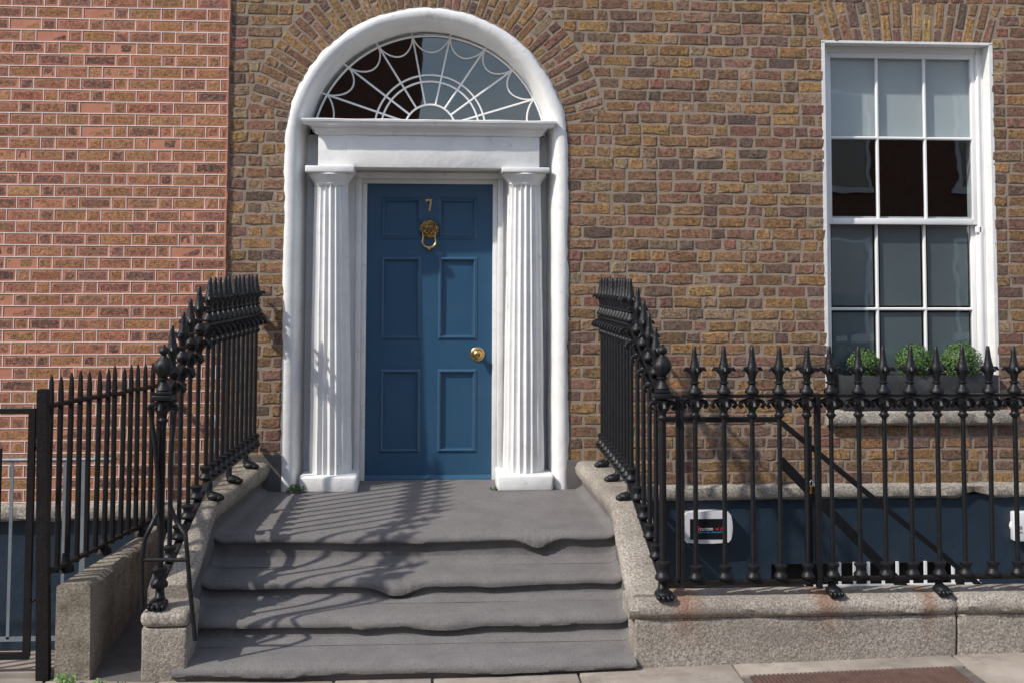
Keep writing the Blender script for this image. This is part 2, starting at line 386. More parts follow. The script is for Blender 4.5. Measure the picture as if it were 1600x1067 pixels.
# ------------------------------------------------------------------ brick helpers
def brick_geo(w, h, seed, rug=.0035, dome=.003, dep=.03, inset=.007):
    ring = .0013 if inset < .012 else .0012
    rnd = random.Random(seed); w2, h2 = w/2, h/2
    base = [(-w2, -h2), (-w2*.33, -h2), (w2*.33, -h2), (w2, -h2), (w2, h2), (w2*.33, h2), (-w2*.33, h2), (-w2, h2)]
    out = [(a+rnd.uniform(-rug, rug), b+rnd.uniform(-rug, rug)) for a, b in base]
    for i in (0, 3, 4, 7): out[i] = (out[i][0]*(1-.006/w), out[i][1]*(1-.004/h))
    ins = []
    for a, b in out:
        ins.append((a - math.copysign(min(inset, abs(a)), a) if abs(abs(a)-w2) < .02 else a, b - math.copysign(inset, b)))
    v = [(a, dep, b) for a, b in out] + [(a, ring+rnd.uniform(-.001, .001), b) for a, b in out] + [(a, -rnd.uniform(0, dome), b) for a, b in ins]
    f = [(i, (i+1) % 8, 8+(i+1) % 8, 8+i) for i in range(8)] + [(8+i, 8+(i+1) % 8, 16+(i+1) % 8, 16+i) for i in range(8)]
    f += [(16, 17, 22, 23), (17, 18, 21, 22), (18, 19, 20, 21)]
    return v, f, [0]*16+[1]*8
def set_attr(me, edge, cols=None):
    a = me.attributes.new('edge', 'FLOAT', 'POINT'); a.data.foreach_set('value', edge)
    if cols:
        c = me.color_attributes.new('col', 'FLOAT_COLOR', 'POINT'); c.data.foreach_set('color', cols)
class BrickField:
    """collects bricks (centre, size, turn, colour); the largest in view become parts, the rest one part"""
    def __init__(s, mats, y, rug, dome, inset): s.b = []; s.m = mats; s.y = y; s.rug = rug; s.dome = dome; s.inset = inset; s.cache = {}
    def put(s, x, z, w, h, ang, c, inview): s.b.append((x, z, w, h, ang, c, inview))
    def variant(s, w, h):
        key = (round(w/.02)*.02, random.randrange(6))
        if key not in s.cache:
            v, f, e = brick_geo(max(key[0], .03), h, hash(key) % 9999, s.rug, s.dome, .03, s.inset)
            mb = MB().add(v, f); me = mb.mesh('brick', s.m[0]); set_attr(me, e); s.cache[key] = (me, max(key[0], .03), h)
        return s.cache[key]
    def build(s, parent, limit=300):
        order = sorted(range(len(s.b)), key=lambda i: -(s.b[i][2]*s.b[i][3] if s.b[i][6] else 0))
        single = set(i for i in order[:limit] if s.b[i][6])
        mb, edge, cols = MB(), [], []
        for i, (x, z, w, h, ang, c, inv) in enumerate(s.b):
            yy = s.y + jit(.0025)
            m4 = T(x, yy, z) @ Matrix.Rotation(ang, 4, 'Y')
            if i in single:
                me, w0, h0 = s.variant(w, h)
                o = use('brick', me, parent, m4 @ Matrix.Diagonal((w/w0, 1, h/h0, 1)))
                o.color = (*c, 1)
            else:
                v, f, e = brick_geo(w, h, i, s.rug, s.dome, .03, s.inset)
                mb.add([m4 @ Vector(p) for p in v], f); edge += e
                for _ in v: cols += [*c, 1.0]
        me = mb.mesh('brick_field', s.m[1]); set_attr(me, edge, cols)
        tag(place(bpy.data.objects.new('brick_field', me), None, parent), kind='stuff')
def pick(pal):
    c = random.choices([p[1] for p in pal], [p[0] for p in pal])[0]
    k = random.uniform(.82, 1.18)
    return tuple(max(.01, q*k*random.uniform(.94, 1.06)) for q in c)
BROWN = [(4, (.315, .190, .090)), (5, (.27, .166, .090)), (4, (.228, .141, .090)), (3, (.195, .124, .096)), (2.4, (.25, .142, .102)), (1, (.15, .105, .084)), (2, (.30, .208, .134)), (.6, (.27, .135, .10))]
REDB = [(4, (.36, .196, .092)), (3, (.29, .152, .095)), (3, (.24, .128, .10)), (1.6, (.15, .096, .08)), (2.5, (.36, .165, .105)), (1.5, (.42, .238, .12))]

FX0, FX1 = X(355, 300, 0), 6.6          # brown house runs from the party line to beyond the frame
ZTOP = 5.6
ARC = P(668, 231, 0); ACX, ACZ = ARC.x, ARC.z
R_OUT = 1.017; R_IN = .908; R_BR = R_OUT + .305
WX0, WX1 = X(1290, 300, 0), X(1551, 300, 0); WZ1 = Z(1418, 68, 0); WZ0 = Z(1430, 640, 0)
def in_view(x, z):
    c = ROT.transposed() @ (Vector((x, 0, z)) - CAM)
    px = 800 + F_PX*c.x/-c.z - SHX*1600; py = 533.5 - F_PX*c.y/-c.z + SHY*1600
    return 12 < px < 1588 and 10 < py < 760 and not (240 < px < 395 and py > 520) and not (945 < px < 1050 and py > 470)

# ------------------------------------------------------------------ the brown brick house
house = thing('brick_house', (0, .3, 0), 'brown stock-brick house with the blue door, white arched doorcase and sash window', 'house')
LEDGE_T, LEDGE_B = Z(1300, 757, -.05), Z(1300, 780, -.05)
COURSE = .0838
bf = BrickField((M['brick_o'], M['brick_s']), -.0018, .0055, .0036, .007)
nrow = int((ZTOP-LEDGE_T)/COURSE)
A0 = R(11)
def excluded(z):
    """x intervals a course at height z must leave free"""
    ex = []
    dz = z - ACZ
    if dz < 0: ex.append((ACX-R_OUT+.012, ACX+R_OUT-.012))
    else:
        rr = R_OUT-.012
        if dz < rr: h_ = math.sqrt(rr*rr-dz*dz); ex.append((ACX-h_, ACX+h_))
        if .02 < dz < R_BR:
            h_ = min(math.sqrt(R_BR**2-dz*dz), max(0, dz-.02)/math.tan(A0)); ex.append((ACX-h_-.004, ACX+h_+.004))
    if WZ0-.11 < z < WZ0+.0: ex.append((WX0-.02, WX1+.12))
    elif WZ0 <= z < WZ1: ex.append((WX0, WX1))
    elif WZ1 <= z < WZ1+.31:
        k = (z-WZ1)/.31*.11; ex.append((WX0-k-.01, WX1+k+.01))
    return ex
for r_ in range(nrow):
    z = LEDGE_T + (r_+.5)*COURSE
    xs = []; x = FX0 - random.uniform(0, .2); k = r_ % 2
    exs = sorted(excluded(z)); segs = []; a = FX0+.004
    for e0, e1 in exs:
        if e0 > a: segs.append((a, e0))
        a = max(a, e1)
    segs.append((a, FX1))
    for (sa, sb) in segs:
        x = sa; first = True
        while x < sb - .02:
            ln = (.218 if k % 2 else .112) + jit(.008)
            if random.random() < .12: ln = random.choice([.112, .16, .218])
            if first and r_ % 2: ln *= .62 if ln > .15 else 1
            first = False; k += 1
            if sb - (x+ln) < .055: ln = sb - x
            if ln > .27: ln /= 2
            w = ln - .0095
            zc = z + .006*math.sin(x*1.1+r_*.05) + jit(.0018)
            bf.put(x+ln/2, zc, w, COURSE-.0110+jit(.003), jit(.006), pick(BROWN), in_view(x+ln/2, zc))
            x += ln
# arch of gauged bricks over the door: each radial course is a stretcher and a header
nv = 50
for i in range(nv):
    a = A0 + (math.pi-2*A0)*(i+.5)/nv
    wid = (math.pi-2*A0)/nv
    split = [(.0, .10), (.10, .305)] if i % 2 else [(.0, .203), (.203, .305)]
    for r0, r1 in split:
        rm = R_OUT + (r0+r1)/2
        x, z = ACX+rm*math.cos(a), ACZ+rm*math.sin(a)
        bf.put(x, z, r1-r0-.010, wid*rm-.0105, -a, pick(BROWN), in_view(x, z))
# flat arch over the window
nw = 17
for i in range(nw):
    t = (i+.5)/nw-.5
    for (h0, h1) in ([(.0, .105), (.105, .31)] if i % 2 else [(.0, .205), (.205, .31)]):
        hm = (h0+h1)/2; half = (WX1-WX0)/2 + hm/.31*.11
        x = (WX0+WX1)/2 + t*2*half; ang = math.atan2(t*2*.11, .31)
        bf.put(x, WZ1+hm+.004*math.cos(t*3), 2*half/nw-.010, h1-h0-.010, ang, tuple(q*1.12 for q in pick(BROWN)), in_view(x, WZ1+hm))
bf.build(house)
# mortar core, cut round the openings
mc = MB()
def core(x0, x1, z0, z1): mc.box(x0, x1, .0005, .30, z0, z1)
core(FX0, ACX-R_OUT+.02, LEDGE_T, ACZ)
core(ACX+R_OUT-.02, WX0, LEDGE_T, ACZ)
core(WX0, WX1, LEDGE_T, WZ0-.10); core(WX1, FX1, LEDGE_T, ACZ)
core(WX0, WX1, WZ1+.001, ZTOP); core(WX1, FX1, ACZ, ZTOP)
ns = 60; xa = ACX-R_OUT+.02; xb = ACX+R_OUT-.02
for i in range(ns):
    x0 = xa+(xb-xa)*i/ns; x1 = xa+(xb-xa)*(i+1)/ns; rr = R_OUT-.02
    zs = [ACZ+math.sqrt(max(0, rr*rr-(q-ACX)**2)) for q in (x0, x1)]
    mc.prism([(x0, zs[0]), (x1, zs[1]), (x1, ZTOP), (x0, ZTOP)], .0005, .30, 'y')
core(FX0, xa, ACZ, ZTOP); core(xb, WX0, ACZ, ZTOP)
mc.obj('mortar', 'mortar', house)

def rough_ledge(x0, x1, y0, z0, z1, name, mat, parent, chips=()):
    n = int((x1-x0)/.03); v, f = [], []
    sec = [(.12, z1), (y0+.02, z1), (y0, z1-.018), (y0, z0+.022), (y0+.022, z0), (.12, z0)]
    for i in range(n+1):
        x = x0+(x1-x0)*i/n
        for k, (yy, zz) in enumerate(sec):
            q = noise.noise(Vector((x*5, k*3.1, 1)))*.009 + noise.noise(Vector((x*21, k*2.3, 4)))*.004
            ch = sum(d*max(0, 1-abs(x-cx)/w) for cx, w, d in chips) if k in (3, 4) else 0
            v.append((x, yy+(abs(q)+ch*.4 if 0 < k < 5 else 0), zz+(q if k in (1, 4) else 0)+(ch if k == 4 else ch*.5)))
    m_ = len(sec)
    for i in range(n):
        for k in range(m_-1): f.append((i*m_+k, i*m_+k+1, (i+1)*m_+k+1, (i+1)*m_+k))
    f += [tuple(range(m_)), tuple(n*m_+k for k in range(m_))]
    return MB().add(v, f).obj(name, mat, parent, 50)
bw = MB(); bw.box(1.16, FX1, .0, .29, -2.4, LEDGE_B+.02)
BWX0, BWX1, BWZ1 = X(1205, 880, 0), X(1490, 880, 0), Z(1350, 879, 0)
bw = MB(); bw.box(1.16, BWX0, 0, .29, -2.4, LEDGE_B+.02); bw.box(BWX1, FX1, 0, .29, -2.4, LEDGE_B+.02); bw.box(BWX0, BWX1, 0, .29, BWZ1, LEDGE_B+.02); bw.box(BWX0, BWX1, 0, .29, -2.4, -1.35)
bw.obj('basement_wall', 'navy', house)
MB().box(BWX0, BWX1, .12, .14, -1.35, BWZ1).obj('basement_window', 'dark', house)
cx_ = X(1522, 760, -.05)
for la, lb, ch in ((1.27, X(1290, 760, 0), ()), (X(1290, 760, 0)+.004, cx_, ((cx_, .12, .045),)), (cx_+.004, FX1, ((cx_, .14, .05), (cx_+.5, .1, .03)))):
    rough_ledge(la, lb, -.05, LEDGE_B, LEDGE_T, 'string_course', 'granite', house, ch)
rough_ledge(FX0, -1.42, -.05, LEDGE_B, LEDGE_T, 'string_course', 'granite', house)
for a, b in ((-1.40, ACX-R_OUT+.01), (ACX+R_OUT-.01, 1.22)):
    MB().box(a, b, -.022, .02, .5, .905 if a < 0 else .86, .008).obj('wall_base', 'render', house, 40)

# white plastered door opening: a swept moulding with a ragged paint edge
def arch_sweep(sec, z0, nj=30, na=64, rag=0.0):
    st = []
    for i in range(nj): st.append((-1, 0, z0+(ACZ-z0)*i/nj))
    for i in range(na+1):
        a = math.pi - math.pi*i/na; st.append((math.cos(a), math.sin(a), ACZ))
    for i in range(1, nj+1): st.append((1, 0, ACZ+(z0-ACZ)*i/nj))
    v, f, m_ = [], [], len(sec)
    for i, (cx, sz, zb) in enumerate(st):
        for k, (r, y) in enumerate(sec):
            q = noise.noise(Vector((i*.9, k*5, 2)))*.006 + noise.noise(Vector((i*.21, k*.4, 7)))*.007
            rr = r + (q*1.5+jit(rag) if k >= m_-2 else q*.55)
            v.append((ACX+cx*rr, y+q*.4, zb+sz*rr))
    for i in range(len(st)-1):
        for k in range(m_-1): f.append((i*m_+k, i*m_+k+1, (i+1)*m_+k+1, (i+1)*m_+k))
    return MB().add(v, f)
LAND = Z(668, 762, -.06)
sur = arch_sweep([(.884, .36), (.886, .21), (.906, .07), (.918, .02), (.930, -.006), (.950, -.021), (.980, -.026), (R_OUT-.016, -.020), (R_OUT-.002, -.008), (R_OUT+.001, .03)], LAND-.05, 40, 90, .004).obj('door_surround', 'white', house, 60)
DY = .335                                # face of the door
db = MB()
DX0, DX1 = X(572, 500, DY), X(769, 500, DY); DZ1 = Z(670, 288, DY); DZ0 = Z(670, 751, DY)
bk = MB(); YB = .262
bk.box(ACX-R_IN-.02, DX0-.075, YB, .42, LAND-.06, 3.2); bk.box(DX1+.075, ACX+R_IN+.02, YB, .42, LAND-.06, 3.2); bk.box(DX0-.075, DX1+.075, YB, .42, DZ1+.075, 3.2)
bk.obj('back_panel', 'white', sur)
fr = MB()
for s_ in (0, 1):
    xe = DX0 if s_ == 0 else DX1; d_ = -1 if s_ == 0 else 1
    fr.box(xe, xe+d_*.035, DY-.035, .42, LAND-.03, DZ1, .006); fr.box(xe+d_*.035, xe+d_*.078, YB-.02, .42, LAND-.03, DZ1+.035, .008)
fr.box(DX0-.078, DX1+.078, YB-.02, .42, DZ1+.035, DZ1+.078, .008); fr.box(DX0-.035, DX1+.035, DY-.035, .42, DZ1, DZ1+.035, .006)
fr.obj('door_frame', 'white', sur, 40)
# entablature
CZ1 = Z(670, 187, -.07); CZ0 = Z(670, 212, -.0); FZ0 = Z(670, 263, .03)
ex0, ex1 = X(497, 240, .03), X(843, 240, .03)
MB().box(ex0, ex1, .03, .30, FZ0, CZ0+.01, .008).obj('frieze', 'white', sur, 40)
csec = [(.03, 0), (.015, .004), (.012, .03), (-.008, .05), (-.012, .062), (-.055, .075), (-.06, .098), (-.068, .102), (-.07, .118), (-.064, .124), (.30, .132)]
kk = (CZ1-CZ0)/.124; v, f = [], []
cx0, cx1 = X(470, 195, -.06), X(872, 195, -.06)
ncs = 40
for i in range(ncs+1):
    t = i/ncs
    for (y, z) in csec:
        e = max(0, (.03-y))
        xx = (ex0 - e*1.15) + ((ex1+e*1.15)-(ex0-e*1.15))*t if y < .2 else cx0+(cx1-cx0)*t
        v.append((xx, y+noise.noise(Vector((t*14, z*30, 3)))*.003, CZ0+z*kk+noise.noise(Vector((t*9, z*20, 9)))*.004))
m_ = len(csec)
for i in range(ncs):
    for k in range(m_-1): f.append((i*m_+k, i*m_+k+1, (i+1)*m_+k+1, (i+1)*m_+k))
f += [tuple(range(m_)), tuple(ncs*m_+k for k in range(m_))]
MB().add(v, f).obj('cornice', 'white', sur, 35)
# fluted columns
def column(px_t, px_b):
    YC = .135; xt = X(px_t, 300, YC); xb_ = X(px_b, 740, YC); z1 = Z(px_t, 291, YC); z0 = LAND+.085
    v, f = [], []; seg = 100; rings = 26
    for i in range(rings+1):
        t = i/rings; z = z0+(z1-z0)*t; rad = .148-.029*t**1.3; cx = xb_+(xt-xb_)*t
        for k in range(seg):
            a = 2*math.pi*k/seg; ph = (k % 5)/5.0
            fl = -.017*math.sin(math.pi*ph)**.8 if ph > 0 else 0.002
            rr = rad+fl+noise.noise(Vector((math.cos(a)*3, math.sin(a)*3, z*3)))*.0045
            v.append((cx+rr*math.cos(a+.05), YC+rr*math.sin(a+.05), z))
    for i in range(rings):
        for k in range(seg): f.append((i*seg+k, i*seg+(k+1) % seg, (i+1)*seg+(k+1) % seg, (i+1)*seg+k))
    c = MB().add(v, f).obj('column', 'white', house, 50)
    MB().lathe([(.118, -.004), (.121, .004), (.127, .010), (.123, .014), (.132, .03), (.15, .055), (.163, .075), (.160, .088), (.12, .09)], 40, (xt, YC, z1)).obj('capital', 'white', c, 40)
    ha = .172
    MB().box(xt-ha, xt+ha, YC-.165, YC+.165, z1+.088, FZ0+.006, .006).obj('abacus', 'white', c, 40)
    b = MB().box(xb_-.20, xb_+.20, YC-.2, YC+.19, LAND-.03, LAND+.087, .018)
    b.v = [(x+noise.noise(Vector((x*9, y*9, z*9)))*.012, y+noise.noise(Vector((x*7, z*11, 3)))*.012, z+noise.noise(Vector((x*8, y*5, 8)))*.008) for x, y, z in b.v]
    b.obj('plinth_block', 'white', c, 50)
    return c
column(517.5, 516); column(819, 818)
# the blue six-panel door
door = MB(); zt, zb = DZ1, DZ0
xl, xr = DX0+.002, DX1-.002
px_ = lambda p, q=450: X(p, q, DY)
pz_ = lambda q: Z(670, q, DY)
cols_ = [(px_(596), px_(656)), (px_(686), px_(744))]
rows_ = [(pz_(373), pz_(311)), (pz_(529), pz_(403)), (pz_(705), pz_(578))]
door.box(xl, xr, DY+.018, DY+.05, zb, zt)
door.box(xl, cols_[0][0], DY, DY+.02, zb, zt); door.box(cols_[0][1], cols_[1][0], DY, DY+.02, zb, zt); door.box(cols_[1][1], xr, DY, DY+.02, zb, zt)
for (c0_, c1_) in cols_:
    zs = [zb] + [q for rr in reversed(rows_) for q in rr] + [zt]
    for i in range(0, len(zs), 2): door.box(c0_, c1_, DY+.0006, DY+.02, zs[i], zs[i+1])
door = door.obj('door', 'blue', house)
for (c0_, c1_) in cols_:
    for (r0, r1) in rows_:
        p = MB(); loops = [(0, -.007), (.009, -.010), (.018, -.002), (.022, .012), (.034, .0145), (.040, .0145)]
        v, f = [], []
        for d_, y in loops:
            v += [(c0_+d_, DY+y, r0+d_), (c1_-d_, DY+y, r0+d_), (c1_-d_, DY+y, r1-d_), (c0_+d_, DY+y, r1-d_)]
        for i in range(len(loops)-1):
            for k in range(4): f.append((i*4+k, i*4+(k+1) % 4, i*4+4+(k+1) % 4, i*4+4+k))
        n_ = len(loops)*4; f.append((n_-4, n_-3, n_-2, n_-1))
        o_ = .007
        v += [(c0_-o_, DY-.0015, r0-o_), (c1_+o_, DY-.0015, r0-o_), (c1_+o_, DY-.0015, r1+o_), (c0_-o_, DY-.0015, r1+o_)]
        for k in range(4): f.append((n_+k, n_+(k+1) % 4, (k+1) % 4, k))
        p.add(v, f).obj('panel', 'blue', door, 25)
MB().prism([(DY-.004, zb+.045), (DY-.03, zb+.02), (DY-.03, zb+.004), (DY-.001, zb+.004), (DY-.001, zb+.045)], xl, xr, 'x').obj('weather_board', 'blue', door)
MB().box(DX0-.03, DX1+.03, DY-.01, .45, LAND-.06, zb-.006).obj('threshold', 'dark', house)
kx, kz = X(746, 553, DY), Z(746, 553, DY)
MB().lathe([(.052, -.0), (.052, -.006), (.046, -.011), (.022, -.013), (.017, -.03), (.022, -.042), (.033, -.052), (.036, -.064), (.03, -.076), (.014, -.082), (.002, -.083)], 28, (kx, DY, kz), 'y').obj('door_knob', 'brass', door, 50)
def P7(a, b): return (X(670, 321, DY) + a*.001*4.7, Z(670, 321, DY) + b*.001*4.7)
MB().prism([P7(*q) for q in ((-5, 9.2), (5, 9.2), (5, 6.5), (2.6, -9), (-.6, -9), (2.0, 6.4), (-3.3, 6.4), (-3.4, 4.8), (-5, 4.8))], DY-.009, DY-.0005, 'y').obj('house_number', 'brass', door)
# lion-head knocker
lx, lz = X(670.5, 360, DY), Z(670.5, 360, DY)
ln = MB()
ln.lathe([(.050, 0), (.055, -.008), (.047, -.017), (.03, -.026), (.002, -.03)], 36, (lx, DY, lz+.004), 'y', lambda a, r, z: r*(1+.16*abs(math.sin(6.5*a))*(r > .02)*(1.0 if math.sin(a) > -.3 else .3)))
random.seed(3)
for i in range(15):                         # locks of the mane
    a = R(-25+230*i/14)
    for rr, sz in ((.046, .012), (.033, .010)):
        ln.ball((lx+rr*math.cos(a)*1.02, DY-.022-jit(.003), lz+.006+rr*math.sin(a)*1.1), (sz*.8, .011, sz), 7, 5)
for dx, dz, dy, r in ((0, .018, -.04, (.008, .012, .02)), (-.014, .012, -.036, (.010, .009, .007)), (.014, .012, -.036, (.010, .009, .007)), (-.013, .003, -.035, (.006, .006, .005)), (.013, .003, -.035, (.006, .006, .005)), (0, -.008, -.046, (.011, .013, .010)), (-.01, -.02, -.04, (.012, .012, .010)), (.01, -.02, -.04, (.012, .012, .010)), (0, -.038, -.03, (.014, .012, .016)), (-.022, -.012, -.03, (.01, .01, .016)), (.022, -.012, -.03, (.01, .01, .016))):
    ln.ball((lx+dx, DY+dy, lz+dz), r, 8, 6)
ln.v = [(lx+(x-lx)*1.15, y, lz+(z-lz)*1.15) for x, y, z in ln.v]
knock = ln.obj('lion_knocker', 'brass_dark', door, 60)
rg = MB(); pts = []
for i in range(25):
    t = i/24; a = R(205) + R(-230)*0 + t*R(0)
ring = [(-.046, -.018), (-.047, -.032), (-.043, -.05), (-.046, -.07), (-.05, -.088), (-.046, -.106), (-.034, -.120), (-.018, -.128), (0, -.131)]
ring = ring + [(-a, b) for a, b in reversed(ring[:-1])]
rg.tube([(lx+a, DY-.026-.012*min(1, (-.018-b)/.1), lz+b) for a, b in ring], [.0065, .006, .005, .0055, .0065, .0075, .0085, .009, .0105, .009, .0085, .0075, .0065, .0055, .005, .006, .0065], 8)
rg.ball((lx, DY-.034, lz-.137), (.014, .016, .013), 10, 6); rg.ball((lx-.046, DY-.022, lz-.016), .009, 8, 6); rg.ball((lx+.046, DY-.022, lz-.016), .009, 8, 6)
rg.ball((lx, DY-.008, lz-.137), (.016, .009, .016), 10, 6)
rg.obj('knocker_ring', 'brass', door, 60)
random.seed(11)
# fanlight
FY = .225
fan = MB(); SG = F_PX
hc = P(672, 204, FY); rc = P(672, 238, FY); RR = .866; FB0 = 3.2
def ringpt(a):
    d = Vector((math.cos(a), math.sin(a))); o = Vector((hc.x-rc.x, hc.z-rc.z)); b_ = o.dot(d); t = -b_+math.sqrt(b_*b_-(o.length_squared-RR*RR))
    return Vector((hc.x+d.x*t, FY, hc.z+d.y*t))
fl = MB(); fl.prism([(rc.x+(RR+.03)*math.cos(math.pi*i/48), rc.z+(RR+.03)*math.sin(math.pi*i/48)) for i in range(49) if rc.z+(RR+.03)*math.sin(math.pi*i/48) > FB0], FY+.012, FY+.016, 'y')
fanl = fl.obj('fanlight', 'glass', house); fanl['label'] = 'semicircular spider-web fanlight glass'
g = MB().tube([(rc.x+RR*math.cos(R(i*3)), FY, rc.z+RR*math.sin(R(i*3))) for i in range(0, 61) if rc.z+RR*math.sin(R(i*3)) > FB0], .009, 6); g.obj('outer_ring', 'white_sash', fanl, 60)
for rad in (.41, .362, .19):
    MB().tube([(hc.x+rad*math.cos(R(i*4)), FY, hc.z+rad*math.sin(R(i*4))) for i in range(-2, 48) if hc.z+rad*math.sin(R(i*4)) > FB0], .008, 6).obj('web_ring', 'white_sash', fanl, 60)
SP = [R(q) for q in (17.3, 36.8, 56.5, 78.3, 101, 122, 142.8, 161.5)]
for a in SP:
    p0 = Vector((hc.x+.19*math.cos(a), FY-.001, hc.z+.19*math.sin(a))); p1 = ringpt(a); p1 = p1 + (p1-p0).normalized()*.05
    MB().tube([p0, p1], .0075, 6).obj('glazing_bar', 'white_sash', fanl, 60)
ends = [ringpt(R(-6))] + [ringpt(a) for a in SP] + [ringpt(R(186))]
for i in range(len(ends)-1):
    a, b = ends[i], ends[i+1]
    if i == 0: a = Vector((b.x-.005, FY, max(FB0, b.z-.27)))
    if i == len(ends)-2: b = Vector((a.x+.005, FY, max(FB0, a.z-.27)))
    inw = (Vector((hc.x, FY, hc.z-.03)) - (a+b)/2).normalized()*(.115 if 0 < i < len(ends)-2 else .05)
    pts = [a*(1-t)+b*t+inw*(1-(2*t-1)**2)**.8 if 0 < t < 1 else a*(1-t)+b*t for t in [k/14 for k in range(15)]]
    MB().tube(pts, .0065, 6).obj('festoon_bar', 'white_sash', fanl, 60)
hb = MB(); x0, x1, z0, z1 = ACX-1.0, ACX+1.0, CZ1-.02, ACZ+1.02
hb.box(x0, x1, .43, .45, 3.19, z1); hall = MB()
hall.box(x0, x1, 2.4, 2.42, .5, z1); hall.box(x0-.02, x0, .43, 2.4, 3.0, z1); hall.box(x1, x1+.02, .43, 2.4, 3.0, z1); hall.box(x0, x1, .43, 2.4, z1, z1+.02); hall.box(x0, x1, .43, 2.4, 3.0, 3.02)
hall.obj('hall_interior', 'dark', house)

# sash window
WY = .115
win = MB()
win.box(WX1-.006, WX1+.02, -.004, .3, WZ0-.02, WZ1); win.box(WX0-.02, WX0+.006, -.004, .3, WZ0-.02, WZ1); win.box(WX0-.02, WX1+.02, -.004, .3, WZ1-.006, WZ1+.012)
window = win.obj('window', 'white', house)
sx0, sx1 = WX0+.006, WX1-.006
FB = .052
b = MB()
for q in ((sx0, sx0+FB), (sx1-FB, sx1)):
    b.box(q[0], q[1], WY, .30, WZ0, WZ1-.006, .004)
    m_ = (q[0]+.034, q[0]+.05) if q[0] == sx0 else (q[1]-.05, q[1]-.034)
    b.box(m_[0], m_[1], WY-.012, WY, WZ0, WZ1-.02, .003)
b.box(sx0+FB, sx1-FB, WY, .30, WZ1-.006-.045, WZ1-.006, .004)
b.obj('window_frame', 'white_sash', window, 40)
gx0, gx1 = sx0+FB, sx1-FB
MZ1, MZ0 = Z(1420, 338, WY), Z(1420, 351, WY)          # meeting rails
def sash(zb, zt, yy, bottom, name):
    s_ = MB(); st = .034
    s_.box(gx0, gx0+st, yy, yy+.04, zb, zt, .004); s_.box(gx1-st, gx1, yy, yy+.04, zb, zt, .004)
    s_.box(gx0+st, gx1-st, yy, yy+.04, zt-.042, zt, .004); s_.box(gx0+st, gx1-st, yy, yy+.04, zb, zb+bottom, .004)
    o = s_.obj(name, 'white_sash', window, 40)
    ix0, ix1, iz0, iz1 = gx0+st, gx1-st, zb+bottom, zt-.042
    bw_ = .022; cw = (ix1-ix0-2*bw_)/3; zm = (iz0+iz1)/2; lites = []
    for i in (1, 2):
        xx = ix0+i*cw+(i-1)*bw_
        MB().prism([(xx, yy+.03), (xx, yy+.012), (xx+.006, yy+.002), (xx+bw_-.006, yy+.002), (xx+bw_, yy+.012), (xx+bw_, yy+.03)], iz0, iz1, 'z').obj('glazing_bar', 'white_sash', window)
    MB().prism([(yy+.031, zm-.011), (yy+.012, zm-.011), (yy+.001, zm-.005), (yy+.001, zm+.005), (yy+.012, zm+.011), (yy+.031, zm+.011)], ix0, ix1, 'x').obj('glazing_bar', 'white_sash', window)
    for i in range(3):
        xa_ = ix0+i*(cw+bw_)
        for (za, zc) in ((iz0, zm-.011), (zm+.011, iz1)):
            pm = MB(); pm.box(xa_, xa_+cw, yy+.02, yy+.024, za, zc); p = pm.obj('pane', 'glass', window); lites.append((xa_, xa_+cw, za, zc))
    return lites
up = sash(MZ0, WZ1-.05, WY+.012, .045, 'upper_sash')
lo = sash(WZ0+.0, MZ1-.002, WY+.056, .075, 'lower_sash')
for (a, b_, c, d) in lo:
    MB().box(a+.016, b_-.016, WY+.084, WY+.087, c+.014, d-.016).obj('frosted_film', 'film', window)
MB().box(gx0-.01, gx1+.01, WY+.058, WY+.061, up[1][2]-.004, WZ1-.01).obj('blind', 'blind', window)
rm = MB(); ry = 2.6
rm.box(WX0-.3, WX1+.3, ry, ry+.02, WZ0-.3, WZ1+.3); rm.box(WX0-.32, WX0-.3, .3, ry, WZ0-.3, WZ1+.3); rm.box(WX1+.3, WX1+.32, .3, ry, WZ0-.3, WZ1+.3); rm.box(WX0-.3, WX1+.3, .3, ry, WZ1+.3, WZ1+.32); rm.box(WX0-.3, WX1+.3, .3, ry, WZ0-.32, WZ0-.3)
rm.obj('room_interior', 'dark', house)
b = MB().box(WX1-.075, WX1-.03, WY-.012, WY+.03, MZ0-.06, MZ0-.012, .004); b.obj('sash_horn', 'white_sash', window)
rough_ledge(WX0-.02, WX1+.12, -.065, WZ0-.108, WZ0-.0, 'sill', 'granite', window)

